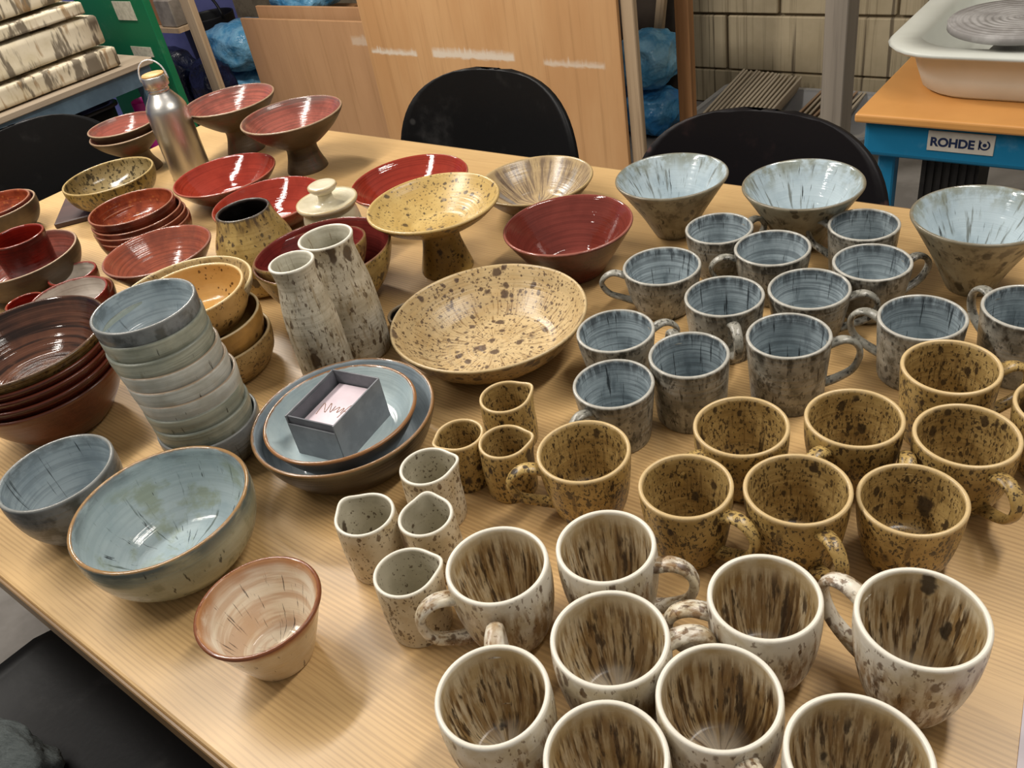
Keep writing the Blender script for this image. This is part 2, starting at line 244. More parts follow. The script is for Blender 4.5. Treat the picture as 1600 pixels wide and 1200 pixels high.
def lathe(name, prof, irim, mat, parent=None, seg=72, spout=None, seed=0, wob=.006):
    """prof: list of (r,z) from outer base centre over the rim (index irim) to inner centre"""
    rnd = random.Random(seed); ph = [rnd.random() * 6.28 for _ in range(3)]; am = wob * rnd.uniform(.5, 1.3)
    s = [0.0] * len(prof)
    for i in range(irim - 1, -1, -1): s[i] = s[i + 1] + math.dist(prof[i], prof[i + 1])
    for i in range(irim + 1, len(prof)): s[i] = s[i - 1] + math.dist(prof[i], prof[i - 1])
    H = prof[irim][1]; vs, fl, rd, inn = [], [], [], []
    for i, (r, z) in enumerate(prof):
        for k in range(seg):
            a = 2 * pi * k / seg; q = 1 + am * (z / max(H, 1e-4)) * (sin(2 * a + ph[0]) + .5 * sin(3 * a + ph[1])); rr = r * q; zz = z
            zz += am * .12 * (r) * sin(2 * a + ph[2]) * (z / max(H, 1e-4)) * 4
            if spout:
                an, amp, wd = spout; da = (a - an + pi) % (2 * pi) - pi; g = exp(-(da / wd) ** 2) * max(0, (z / H - .55) / .45) ** 1.6
                rr += amp * g; zz += amp * .25 * g
            vs.append((rr * cos(a), rr * sin(a), zz)); fl.append((cos(a), sin(a), s[i])); rd.append(s[i]); inn.append(1.0 if i > irim else (.5 if i == irim else 0.0))
    fs = []
    for i in range(len(prof) - 1):
        for k in range(seg):
            a, b = i * seg + k, i * seg + (k + 1) % seg; fs.append((a, b, b + seg, a + seg))
    fs.append(tuple(range(seg))[::-1]); n = (len(prof) - 1) * seg; fs.append(tuple(n + k for k in range(seg)))
    return mesh_obj(name, vs, fs, mat, parent, attrs={'flow': ('FLOAT_VECTOR', fl), 'rimd': ('FLOAT', rd), 'inner': ('FLOAT', inn)})

def vessel_profile(ctrl, R, H, t=.0045, ft=.007, n=22):
    """outer control points (r/R, z/H) -> full profile with rounded rim and inner wall"""
    o = catmull([(c[0] * R, c[1] * H) for c in ctrl], n)
    o = [(max(r, .001), z) for r, z in o]
    base = [(.0008, .0012), (o[0][0] * .8, .0012), (o[0][0] * .93, 0.0)]
    inn = []
    for i, (r, z) in enumerate(o):
        a = o[max(i - 1, 0)]; b = o[min(i + 1, len(o) - 1)]; dx, dz = b[0] - a[0], b[1] - a[1]; L = math.hypot(dx, dz) or 1
        inn.append((r - dz / L * t, z + dx / L * t))
    inn = [(r, z) for r, z in inn if z > ft + .002 and r > .004]
    tip_o = o[-1]; tip_i = inn[-1]
    cx, cz = (tip_o[0] + tip_i[0]) / 2, (tip_o[1] + tip_i[1]) / 2
    inn = inn[:-1]
    rim = []; a0 = math.atan2(tip_o[1] - cz, tip_o[0] - cx)
    for j in range(1, 6): a = a0 + pi * j / 6; rim.append((cx + cos(a) * t / 2, cz + sin(a) * t / 2))
    full = base + o; irim = len(full) + 2; full = full + rim + inn[::-1]
    r0 = inn[0][0]; full += [(r0 * .93, ft + .0012), (r0 * .8, ft), (r0 * .45, ft), (.0008, ft)]
    return full, irim

def empty(name, loc=(0, 0, 0), rz=0.0):
    o = bpy.data.objects.new(name, None); COL.objects.link(o); o.location = loc; o.rotation_euler = (0, 0, rz); o.empty_display_size = .05; return o
def tag(o, label, cat, group=None, kind=None):
    if label: o['label'] = label
    if cat: o['category'] = cat
    if group: o['group'] = group
    if kind: o['kind'] = kind
    return o

# ------------------------------------------------------------------ plain materials
def wood(name, a, b, dark, axis=0, fine=1.0, rough=.4, amt=.5, bumpy=.1):
    nt = NT(name); tc = nt.n('ShaderNodeTexCoord').outputs['Object']; oi = nt.n('ShaderNodeObjectInfo').outputs['Random']
    sc = [60 * fine] * 3; sc[axis] = 1.6 * fine; lo = [7.0 * fine] * 3; lo[axis] = .5 * fine
    g1 = nt.noise(nt.vec(tc, tuple(sc)), 1.0, 4, .65); g2 = nt.noise(nt.vec(tc, tuple(lo)), 1.0, 3, .5)
    c = nt.mix(nt.ramp(g2, .35, .65), hx(a), hx(b)); c = nt.mix(nt.math('MULTIPLY', nt.ramp(g1, .5, .68), amt), c, hx(dark))
    nt.bump(g1, bumpy, .001); return nt.done(c, rough)
def plain(name, a, b=None, scale=12, rough=.5, metal=0.0, bumpy=.0, spec=None, lo=.4, hi=.62):
    nt = NT(name); tc = nt.n('ShaderNodeTexCoord').outputs['Object']; g = nt.noise(tc, scale, 4, .6)
    c = nt.mix(nt.ramp(g, lo, hi), hx(a), hx(b or a))
    if bumpy: nt.bump(g, bumpy, .004)
    return nt.done(c, rough, metal, spec)
def dusty(name, a, spotcol, scale=9, rough=.45, amt=.5):
    nt = NT(name); tc = nt.n('ShaderNodeTexCoord').outputs['Object']; g = nt.noise(tc, scale, 5, .65); g2 = nt.noise(tc, 140, 2, .5)
    c = nt.mix(nt.math('MULTIPLY', nt.ramp(g, .55, .8), amt), hx(a), hx(spotcol))
    vo = nt.voro(tc, 14); sp = nt.n('ShaderNodeSeparateColor'); nt.link(vo.outputs['Color'], sp.inputs[0])
    f = nt.math('MULTIPLY', nt.ramp(vo.outputs['Distance'], .05, .13, 1, 0), nt.math('GREATER_THAN', sp.outputs[0], .72))
    c = nt.mix(nt.math('MULTIPLY', f, amt), c, hx(spotcol)); nt.bump(g2, .15, .001)
    return nt.done(c, rough, 0.0, .22)

def table_mat():
    nt = NT('beech_laminate'); tc = nt.n('ShaderNodeTexCoord').outputs['Object']
    wv = nt.noise(nt.vec(tc, (1.3, 5, 1)), 1.0, 2, .5)
    sep = nt.n('ShaderNodeSeparateXYZ'); nt.link(tc, sep.inputs[0])
    y2 = nt.math('ADD', sep.outputs[1], nt.math('MULTIPLY', wv, .022))
    cx = nt.n('ShaderNodeCombineXYZ'); nt.link(nt.math('MULTIPLY', sep.outputs[0], .9), cx.inputs[0]); nt.link(nt.math('MULTIPLY', y2, 330.0), cx.inputs[1])
    g0 = nt.noise(cx.outputs[0], 1.0, 2, .6); ph = nt.noise(nt.vec(tc, (2.2, 16, 1)), 1.0, 2, .5)
    g = nt.math('ADD', nt.math('MULTIPLY', nt.math('SINE', nt.math('ADD', nt.math('MULTIPLY', y2, 1330.0), nt.math('MULTIPLY', ph, 22.0))), .12), nt.math('MULTIPLY', nt.math('ADD', g0, ph), .5))
    cx2 = nt.n('ShaderNodeCombineXYZ'); nt.link(nt.math('MULTIPLY', sep.outputs[0], 14.0), cx2.inputs[0]); nt.link(nt.math('MULTIPLY', sep.outputs[1], 420.0), cx2.inputs[1])
    g3 = nt.noise(cx2.outputs[0], 1.0, 2, .6)
    big = nt.noise(nt.vec(tc, (.8, 4, 1)), 1.0, 3, .5)
    c = nt.mix(nt.ramp(big, .35, .65), hx('c9a774'), hx('c19e6b'))
    c = nt.mix(nt.math('MULTIPLY', nt.ramp(g, .46, .64), .42), c, hx('98784e'))
    c = nt.mix(nt.math('MULTIPLY', nt.ramp(g3, .52, .7), .28), c, hx('946f42'))
    nt.bump(g3, .05, .0006); return nt.done(c, .36)
M_TABLE = table_mat()
M_TEDGE = wood('beech_edge_band', '8d6f49', '7b5f3c', '5a4328', 0, 1, .45)
M_PLYE = wood('plywood_edge', '8c6a48', '7a5a3c', '54402a', 2, 1, .6)
M_TIMB = wood('pale_timber', 'b29a7c', '9f876a', '7a644a', 2, .8, .7, .6)
M_TIMBO = wood('orange_timber', 'a87a4e', '966a42', '6e4c2c', 2, .8, .65, .6)
M_TIMBG = wood('weathered_grey_timber', '9d9284', '8b8174', '6d6459', 2, .8, .8, .6)
M_BLACK = dusty('black_plastic', '0b0b0c', '5c5a58', 7, .5, .3)
M_BLACKR = dusty('maroon_black_plastic', '100d10', '6a4a44', 6, .5, .4)
M_GREYEDGE = plain('grey_plastic_edge', '55585c', '4a4c50', 20, .45)
M_STEELLEG = plain('dark_steel_tube', '3a3b3d', '2e2f31', 20, .35, .8)
M_FLOOR = plain('grey_concrete', '8f8a84', '7a756f', 5, .75, 0, .2)
M_STEEL = None

def ply_mat(name, a, b, marks):
    nt = NT(name); tc = nt.n('ShaderNodeTexCoord').outputs['Object']
    g1 = nt.noise(nt.vec(tc, (45, 45, 1.6)), 1.0, 4, .65); g2 = nt.noise(nt.vec(tc, (5, 5, 1.1)), 1.0, 4, .6)
    c = nt.mix(nt.ramp(g2, .32, .68), hx(a), hx(b)); c = nt.mix(nt.math('MULTIPLY', nt.ramp(g1, .5, .7), .35), c, hx('9a7248'))
    sep = nt.n('ShaderNodeSeparateXYZ'); nt.link(tc, sep.inputs[0]); n3 = nt.noise(nt.vec(tc, (30, 30, 60)), 1.0, 3, .6); n4 = nt.noise(nt.vec(tc, (70, 70, 5)), 1.0, 2, .5)
    for (x0, x1, z0, z1, amt) in marks:      # dried white plaster smears
        fx = nt.math('MULTIPLY', nt.ramp(sep.outputs[0], x0, x0 + .015), nt.ramp(sep.outputs[0], x1 - .015, x1, 1, 0))
        zz = nt.math('ADD', sep.outputs[2], nt.math('MULTIPLY', nt.math('SUBTRACT', n3, .5), .02))
        fz = nt.math('MULTIPLY', nt.ramp(zz, z0 - .004, z0 + .006), nt.ramp(nt.math('SUBTRACT', zz, nt.math('MULTIPLY', nt.ramp(n4, .5, .85), .018)), z1 - .018, z1 + .006, 1, 0))
        c = nt.mix(nt.math('MULTIPLY', nt.math('MULTIPLY', fx, fz), amt), c, hx('d9cbb8'))
    nt.bump(g1, .1, .001); return nt.done(c, .55)

def block_mat():
    nt = NT('painted_block'); tc = nt.n('ShaderNodeTexCoord').outputs['Object']; geo = nt.n('ShaderNodeNewGeometry').outputs['Position']
    g = nt.noise(geo, 5, 4, .6); c = nt.mix(nt.ramp(g, .35, .65), hx('c2b293'), hx('b3a384'))
    d = nt.noise(nt.vec(geo, (26, 5, .55)), 1.0, 4, .7); c = nt.mix(nt.math('MULTIPLY', nt.ramp(d, .52, .64), .6), c, hx('7a6a50'))
    d2 = nt.noise(nt.vec(geo, (60, 5, 1.0)), 1.0, 3, .6); c = nt.mix(nt.math('MULTIPLY', nt.ramp(d2, .58, .66), .75), c, hx('47392a'))
    nt.bump(nt.noise(geo, 120, 3, .6), .2, .002); return nt.done(c, .8)

def drip_mat():
    nt = NT('plaster_with_clay_drips'); tc, rnd, _ = obj_coord(nt)
    g = nt.noise(tc, 9, 4, .6); c = nt.mix(nt.ramp(g, .35, .65), hx('cfc4ac'), hx('bdb092'))
    d = nt.noise(nt.vec(tc, (16, 16, 3.2), rnd), 1.0, 4, .7); c = nt.mix(nt.math('MULTIPLY', nt.ramp(d, .50, .58), .9), c, hx('5e5344'))
    d2 = nt.noise(nt.vec(tc, (30, 30, 5), rnd), 1.0, 3, .6); c = nt.mix(nt.math('MULTIPLY', nt.ramp(d2, .57, .66), .75), c, hx('8d6f48'))
    nt.bump(g, .3, .004); return nt.done(c, .85)

def bag_mat(name, a, b):
    nt = NT(name); tc = nt.n('ShaderNodeTexCoord').outputs['Object']
    g = nt.noise(nt.vec(tc, (14, 14, 14)), 1.0, 3, .6); c = nt.mix(nt.ramp(g, .35, .6), hx(a), hx(b))
    v = nt.voro(nt.vec(tc, (9, 9, 14)), 1.0); h = nt.math('ADD', nt.math('MULTIPLY', v.outputs['Distance'], .8), g)
    nt.bump(h, .9, .02); return nt.done(c, .28)
# ================================================================== THE ROOM
floor = box('floor', (-6.0, -2.5, -.05), (2.5, 3.6, 0), M_FLOOR); tag(floor, None, None, kind='structure')
M_LAV = plain('lavender_paint', '6f74b4', '6168a6', 4, .7)
wl = box('wall_left', (-5.05, -2.5, 0), (-4.9, 3.6, 2.5), M_LAV); tag(wl, None, None, kind='structure')
M_MORTAR = plain('mortar', '8b7d64', '776a54', 20, .9)
wb = box('wall_back', (-4.9, 3.37, 0), (2.5, 3.55, 2.5), M_MORTAR); tag(wb, None, None, kind='structure')
M_BLOCK = block_mat()
bw, bh = .44, .222
bm = bmesh.new(); add_box(bm, (0, 0, 0), (bw - .012, .03, bh - .011)); bmesh.ops.bevel(bm, geom=bm.edges[:], offset=.004, segments=1, affect='EDGES')
bme = bpy.data.meshes.new('block'); bm.to_mesh(bme); bm.free(); bme.materials.append(M_BLOCK)
for row in range(7):
    for k in range(-6, 4):
        x = k * bw + (0 if row % 2 else bw / 2) + .13
        if x < -2.55 or x > .8: continue
        b = bpy.data.objects.new('block', bme); COL.objects.link(b); b.parent = wb
        b.location = (x, 3.35 + random.Random(row * 31 + k).uniform(-.002, .002), -.075 + row * bh)
        if row == 0: b.scale = (1, 1, 1)
        if b.location.z < 0: b.location.z = .004; b.scale.z = (bh - .075 - .012) / (bh - .011)

# ================================================================== TABLE
tbl = empty('table', (-0.75, .65, 0)); tag(tbl, 'long beech-topped table covered with handmade pottery', 'table')
TX0, TX1, TY0, TY1 = -1.955 + .75, .50 + .75, .102 - .65, 1.203 - .65
box('table_top', (TX0, TY0, TZ - .026), (TX1, TY1, TZ), M_TABLE, tbl, .003, 2)
for nm, lo, hi in (('edge_strip', (TX0, TY0 - .004, TZ - .027), (TX1, TY0, TZ - .002)), ('edge_strip', (TX0, TY1, TZ - .027), (TX1, TY1 + .004, TZ - .002)), ('edge_strip', (TX0 - .004, TY0, TZ - .027), (TX0, TY1, TZ - .002)), ('edge_strip', (TX1, TY0, TZ - .027), (TX1 + .004, TY1, TZ - .002))):
    box(nm, lo, hi, M_TEDGE, tbl, .001, 1)
for sx in (TX0 + .25, TX1 - .25):
    for sy in (TY0 + .25, TY1 - .25): box('leg', (sx - .02, sy - .02, 0), (sx + .02, sy + .02, TZ - .0265), M_STEELLEG, tbl, .003, 1)
for sy in (TY0 + .25, TY1 - .25): box('apron', (TX0 + .27, sy - .012, TZ - .085), (TX1 - .27, sy + .012, TZ - .0265), M_STEELLEG, tbl)

# ================================================================== VESSEL BUILDERS
_seed = [0]
def nseed(): _seed[0] += 1; return _seed[0]
def bowl(name, x, y, z0, R, H, ctrl, mat, label, cat='bowl', group=None, t=.0045, ft=.007, tilt=None, spout=None, seg=80, wob=.006):
    p, ir = vessel_profile(ctrl, R, H, t, ft)
    o = lathe(name, p, ir, mat, None, seg, spout, nseed(), wob); o.location = (x, y, TZ + z0)
    if tilt: o.rotation_euler = tilt
    return tag(o, label, cat, group)

def r_at(ctrl, R, H, z):
    pts = catmull([(c[0] * R, c[1] * H) for c in ctrl], 40)
    return min(pts, key=lambda q: abs(q[1] - z))[0]

def mug(x, y, R, H, ctrl, mat, hd, label, group, out=.030, top=.86, bot=.24, w=.0066, th=.0036):
    e = empty('mug', (x, y, TZ)); tag(e, label, 'mug', group)
    p, ir = vessel_profile(ctrl, R, H, .0042, .007); lathe('body', p, ir, mat, e, 72, None, nseed(), .006)
    zt, zb = H * top, H * bot; rt, rb = r_at(ctrl, R, H, zt), r_at(ctrl, R, H, zb)
    P = catmull([(rt - .003, zt - .002), (rt + out * .42, zt + .004), (rt + out * .84, zt - .001), (R + out * 1.0, zt - .30 * (zt - zb)), (R * .45 + rb * .55 + out * .88, zt - .68 * (zt - zb)), (rb + out * .40, zb + .004), (rb - .003, zb - .002)], 26)
    a = radians(hd); ca, sa = cos(a), sin(a); seg = 12; vs, fs, fl, rd = [], [], [], []
    n = len(P)
    for i, (r, z) in enumerate(P):
        q0, q1 = P[max(i - 1, 0)], P[min(i + 1, n - 1)]; dr, dz = q1[0] - q0[0], q1[1] - q0[1]; L = math.hypot(dr, dz) or 1; nr, nz = dz / L, -dr / L
        k = i / (n - 1); ww = w * (1.25 - .35 * sin(pi * k)); tt = th * (1.2 - .2 * sin(pi * k))
        for j in range(seg):
            b = 2 * pi * j / seg; pr = r + nr * cos(b) * tt; pz = z + nz * cos(b) * tt; pt = sin(b) * ww
            vs.append((pr * ca - pt * sa, pr * sa + pt * ca, pz)); fl.append((ca + i * .06, sa + pt * 30, .012 + i * .0012)); rd.append(.03)
    for i in range(n - 1):
        for j in range(seg): A, B = i * seg + j, i * seg + (j + 1) % seg; fs.append((A, A + seg, B + seg, B))
    fs.append(tuple(range(seg))); fs.append(tuple((n - 1) * seg + j for j in range(seg))[::-1])
    mesh_obj('handle', vs, fs, mat, e, attrs={'flow': ('FLOAT_VECTOR', fl), 'rimd': ('FLOAT', rd), 'inner': ('FLOAT', [0.0] * len(vs))})
    return e

K_BARREL = [(.62, 0), (.74, .05), (.89, .25), (.985, .52), (1.015, .78), (1.0, 1)]
K_TAPER = [(.50, 0), (.60, .04), (.79, .25), (.94, .56), (1.0, .84), (1.0, 1)]
K_YCUP = [(.66, 0), (.75, .05), (.87, .3), (.955, .65), (1.0, 1)]
K_YBOWL = [(.58, 0), (.70, .05), (.87, .3), (.975, .65), (1.0, 1)]
K_GREY = [(.77, 0), (.81, .04), (.875, .35), (.95, .75), (1.0, 1)]
K_GREYB = [(.62, 0), (.70, .05), (.85, .35), (.96, .75), (1.0, 1)]
K_STRAIGHT = [(.84, 0), (.88, .04), (.92, .35), (.97, .75), (1.0, 1)]

# ================================================================== MUGS
GC, GY, GG = 'cream mugs with brown streaks', 'ochre speckled mugs', 'grey-blue mugs'
for (x, y, R, H, k, hd, lab) in [
    (-.3706, .3264, .0431, .085, K_BARREL, 242, 'brown-streaked cream mug directly right of the front white pourer, handle beside the pourer'),
    (-.3025, .3866, .0412, .085, K_BARREL, 16, 'brown-streaked cream mug furthest back of its kind, handle to the right'),
    (-.2523, .3118, .0442, .085, K_BARREL, 40, 'brown-streaked cream mug in the middle of the cream mugs, lighter tan streaks inside'),
    (-.1717, .4006, .0418, .085, K_BARREL, 214, 'brown-streaked cream mug with very dark streaks inside, handle to the left, behind the others'),
    (-.2991, .2288, .0423, .085, K_BARREL, 128, 'front-left brown-streaked cream mug, its handle pointing back at the mug behind'),
    (-.1633, .3085, .0427, .085, K_BARREL, 320, 'brown-streaked cream mug at bottom centre with white patch inside, handle towards the camera'),
    (-.2056, .2316, .0416, .085, K_BARREL, 300, 'brown-streaked cream mug cut off by the bottom edge, left of two'),
    (-.0714, .3113, .0443, .090, K_BARREL, 290, 'brown-streaked cream mug cut off by the bottom edge, right of two'),
    (-.0692, .4259, .0441, .098, K_TAPER, 168, 'large brown-streaked cream mug at the right, tapering to a narrow base')]:
    mug(x, y, R, H, k, G_CREAM, hd, lab, GC, out=.031, w=.0072, th=.0042)
for (x, y, R, H, k, hd, lab) in [
    (-.3923, .4879, .0456, .072, K_YCUP, 224, 'ochre speckled mug furthest left of its kind, large open handle to the left'),
    (-.2818, .4848, .0416, .078, K_YCUP, 350, 'ochre speckled mug in the front row, left one, handle to its lower right'),
    (-.2763, .5843, .0447, .073, K_YBOWL, 246, 'round ochre speckled mug just in front of the grey mugs, left of two'),
    (-.1901, .6393, .0439, .073, K_YBOWL, 256, 'round ochre speckled mug just in front of the grey mugs, right of two'),
    (-.1970, .5242, .0446, .078, K_YCUP, 320, 'ochre speckled mug in the middle of the front row, ridged inside, handle toward the camera'),
    (-.1152, .5644, .0438, .068, K_YCUP, 110, 'ochre speckled mug at the right of the front row, smoky streaks inside, handle hidden behind'),
    (-.0983, .6568, .0439, .073, K_YBOWL, 318, 'ochre speckled mug at the right edge with one big black spot inside'),
    (-.1354, .7410, .0448, .080, K_STRAIGHT, 36, 'ochre speckled mug with nearly black inside, furthest back of its kind'),
    (-.0359, .7334, .0424, .072, K_YCUP, 30, 'ochre speckled mug almost wholly cut off by the right edge')]:
    mug(x, y, R, H, k, G_YELL, hd, lab, GY, out=.030, w=.0068, th=.0038)
for (x, y, R, H, k, hd, lab) in [
    (-.4777, .9479, .0445, .065, K_GREYB, 62, 'small grey-blue mug furthest back at the left, beside the first cone bowl'),
    (-.3906, .9177, .0465, .068, K_GREYB, 212, 'grey-blue mug in front of the middle cone bowl, handle to the left'),
    (-.5030, .8384, .0493, .062, K_GREYB, 208, 'wide grey-blue mug furthest left in the back, thin handle to the left'),
    (-.3942, .7910, .0456, .070, K_STRAIGHT, 308, 'grey-blue mug with brown rim, handle pointing down toward the camera'),
    (-.3143, .8437, .0460, .068, K_GREYB, 22, 'grey-blue mug in the centre with dark smudges inside, handle to the right'),
    (-.3106, 1.0103, .0435, .068, K_STRAIGHT, 176, 'brown-rimmed grey-blue mug furthest back at the right, handle to the left'),
    (-.2710, .9244, .0445, .068, K_GREYB, 48, 'round grey-blue mug with its handle at the back right, in front of the furthest mug'),
    (-.1860, .8257, .0444, .072, K_STRAIGHT, 180, 'grey-blue mug behind the dark-lined ochre mug, handle to the left'),
    (-.0979, .8724, .0436, .078, K_STRAIGHT, 146, 'grey-blue mug cut by the right edge of the picture'),
    (-.4778, .6850, .0450, .065, K_GREYB, 50, 'grey-blue mug beside the big speckled plate, one dark streak inside'),
    (-.3710, .6610, .0426, .078, K_STRAIGHT, 136, 'tall grey-blue mug in the front row with ridged inside, handle hidden behind'),
    (-.4233, .5930, .0433, .070, K_GREY, 262, 'front grey-blue mug just behind the leftmost ochre mug'),
    (-.2916, .7308, .0435, .080, K_STRAIGHT, 28, 'tall grey-blue mug with a large open handle to the right')]:
    mug(x, y, R, H, k, G_GREY, hd, lab, GG, out=.029, w=.0060, th=.0034)

# ================================================================== BOWLS AND DISHES
K_CONE = [(.33, 0), (.37, .04), (.58, .40), (.84, .78), (1, 1)]
K_SHAL = [(.36, 0), (.44, .08), (.70, .40), (.90, .76), (1, 1)]
K_RD = [(.47, 0), (.51, .05), (.67, .36), (.88, .76), (1, 1)]
K_DISH = [(.60, 0), (.72, .10), (.88, .48), (.97, .84), (1, 1)]
K_ROUND = [(.50, 0), (.62, .05), (.87, .35), (.985, .70), (1, 1)]
K_STACK = [(.62, 0), (.75, .07), (.925, .40), (.99, .75), (1, 1)]
for (x, y, R, H, lab) in [(-.5922, 1.0299, .0797, .088, 'pale blue cone bowl left of three, standing behind the grey mugs'),
                          (-.4089, 1.0569, .0793, .088, 'pale blue cone bowl in the middle of three, with a rusty streak inside'),
                          (-.1824, 1.0241, .0766, .095, 'pale blue cone bowl at the right edge, largest in view of the three')]:
    bowl('cone_bowl', x, y, 0, R, H, K_CONE, G_CONE, lab, 'bowl', 'pale blue cone bowls')
GR = 'shallow glossy red bowls'
bowl('red_bowl', -1.4697, .8666, 0, .0996, .05, K_SHAL, G_RED, 'bright red shallow bowl just in front of the steel bottle', 'bowl', GR)
bowl('red_bowl', -1.2737, .8125, 0, .0985, .05, K_SHAL, G_RED, 'bright red shallow bowl behind the dark-mouthed yellow jar', 'bowl', GR)
bowl('red_bowl', -1.0657, .9625, 0, .1038, .05, K_SHAL, G_RED, 'bright red shallow bowl behind the yellow footed stand', 'bowl', GR)
bowl('red_bowl', -.6735, .8782, 0, .0916, .072, K_RD, G_RED2, 'deep dark-red bowl with a ridge inside, behind the big speckled plate', 'bowl')
bowl('speckled_plate', -.6528, .6642, 0, .1248, .056, [(.52, 0), (.62, .10), (.84, .50), (.965, .88), (1, 1)], G_PLATE, 'large sand-coloured plate with brown speckles in the centre of the table', 'plate', ft=.010)
bowl('streaked_bowl', -.8416, 1.0278, 0, .0945, .05, K_SHAL, G_STREAKY, 'shallow bowl with grey and brown radial streaks near the far table edge')
bowl('blue_dish', -.6787, .4326, 0, .1045, .058, K_DISH, G_OUTER, 'blue-lined dish, brown outside, holding the smaller blue plate', 'dish')
bowl('blue_plate', -.6741, .4271, .0125, .0861, .0535, [(.55, 0), (.70, .25), (.88, .65), (1, 1)], G_INNERP, 'sky-blue plate with brown rim carrying the grey card box', 'plate', ft=.028)
bowl('serving_bowl', -.7226, .2262, 0, .0895, .078, K_ROUND, G_BLUE, 'large glossy blue-green bowl with a brown rim at the front left', 'bowl', t=.005)
bowl('blue_bowl', -.8822, .1993, 0, .0621, .078, K_ROUND, G_STK_D, 'smooth slate-blue bowl at the left edge beside the big blue-green bowl')
bowl('rust_bowl', -.5395, .1991, 0, .0556, .066, [(.50, 0), (.56, .06), (.74, .45), (.92, .86), (1.0, 1)], G_RUST, 'small bowl with rust and cream swirls at the front of the table')
bowl('nested_bowl', -.9563, .6684, 0, .1005, .088, [(.42, 0), (.52, .05), (.80, .38), (.95, .75), (1, 1)], G_REDYEL, 'yellow speckled bowl with dark-red lining behind the tall white vases')
bowl('nested_bowl', -.9640, .6550, .020, .0835, .072, [(.40, 0), (.50, .05), (.78, .38), (.95, .75), (1, 1)], G_REDYEL, 'smaller red-lined yellow bowl sitting tilted inside the larger one', tilt=(radians(-4), radians(-7), 0))
bowl('olive_bowl', -1.698, .756, .0125, .090, .0555, K_ROUND, G_OLIVE, 'olive-brown speckled bowl standing on a dark brown board')
bowl('red_brown_bowl', -1.292, .597, 0, .0876, .06, K_SHAL, G_RB6, 'rusty red wide bowl in front of the stack of small red-brown bowls')
bowl('small_dish', -.790, .655, 0, .0300, .030, [(.8, 0), (.9, .2), (1, 1)], G_DKDISH, 'tiny dark dish half hidden between the vases and the speckled plate', 'dish', t=.004, ft=.004)

# ---- tall stack of nine bowls
mats9 = [G_STK_D, G_STK_G, G_STK_W, G_STK_W, G_STK_W, G_STK_W, G_STK_G, G_STK_G, G_STK_D]
words = ['slate-blue bottom bowl', 'sage-green bowl second from the bottom', 'grey-green bowl third from the bottom', 'chalky white bowl fourth from the bottom', 'chalky white bowl fifth, halfway up', 'chalky white bowl fourth from the top', 'sage-green bowl third from the top', 'sage-green bowl second from the top', 'slate-blue top bowl with a dark streak inside']
mm = [G_STK_D, G_STK_G, G_STK_G, G_STK_W, G_STK_W, G_STK_W, G_STK_G, G_STK_G, G_STK_D]
rr9 = [.0590, .0560, .0565, .0575, .0570, .0570, .0575, .0575, .0575]
rnd = random.Random(4)
for i in range(9):
    f = i / 8; x = -.836 - .030 * f + rnd.uniform(-.0015, .0015); y = .3580 + rnd.uniform(-.0015, .0015); zr = .050 + .149 * f
    bowl('stacked_bowl', x, y, zr - .050, rr9[i], .050, K_STACK, mm[i], words[i] + ' of the tall bowl stack', 'bowl', 'tall stack of nine bowls', t=.004, ft=.006)
# ---- amber stack
bowl('stacked_bowl', -.976, .476, 0, .0735, .052, K_STACK, G_PLATE, 'speckled oatmeal bowl at the bottom of the amber stack', 'bowl', 'amber bowl stack')
bowl('stacked_bowl', -.982, .475, .027, .0735, .055, K_STACK, G_AMBD, 'golden-brown bowl second from the bottom of the amber stack', 'bowl', 'amber bowl stack')
bowl('stacked_bowl', -1.018, .481, .058, .0920, .055, [(.42, 0), (.52, .06), (.80, .42), (.95, .78), (1, 1)], G_AMBW, 'wide cream bowl with brown streaks just under the amber top bowl', 'bowl', 'amber bowl stack')
bowl('stacked_bowl', -.992, .474, .070, .0735, .052, K_STACK, G_AMBER, 'amber bowl with small brown specks on top of its stack', 'bowl', 'amber bowl stack')
# ---- dark brown stack at the left
for zr, R, H, mt, lab in [(.075, .100, .075, G_TERRA, 'bare terracotta bowl at the bottom of the big dark stack'), (.089, .1015, .062, G_TENR, 'red-brown bowl second from the bottom of the big dark stack'), (.101, .1025, .062, G_TENR, 'red-brown bowl in the middle of the big dark stack'), (.112, .103, .062, G_TENR, 'red-brown bowl just under the top of the big dark stack'), (.126, .1055, .062, G_TEN, 'large glossy dark-brown ringed bowl on top of its stack at the left edge')]:
    f = (zr - .075) / .05; bowl('stacked_bowl', -1.094 - .008 * f, .2955, zr - H, R, H, [(.42, 0), (.54, .06), (.77, .40), (.92, .75), (1, 1)], mt, lab, 'bowl', 'big dark bowl stack', t=.005)
# ---- four red-brown bowls
for zr, R, lab in [(.045, .082, 'bottom'), (.055, .0815, 'second from the bottom'), (.064, .080, 'third from the bottom'), (.078, .0752, 'top')]:
    bowl('stacked_bowl', -1.452 - .5 * (zr - .045), .668, zr - .045, R, .045, K_STACK, G_BROWNRED, 'iron-red bowl, ' + lab + ' of the stack of four', 'bowl', 'stack of four iron-red bowls', t=.004, ft=.006)
# ---- far left pair
bowl('stacked_bowl', -1.8465, .5832, 0, .0784, .06, K_ROUND, G_FOOTED, 'outer brown bowl of the nested pair at the far left table corner', 'bowl', 'nested pair of brown bowls')
bowl('stacked_bowl', -1.8550, .5860, .008, .0700, .054, K_ROUND, G_BROWNRED, 'inner brown bowl of the nested pair at the far left table corner', 'bowl', 'nested pair of brown bowls')
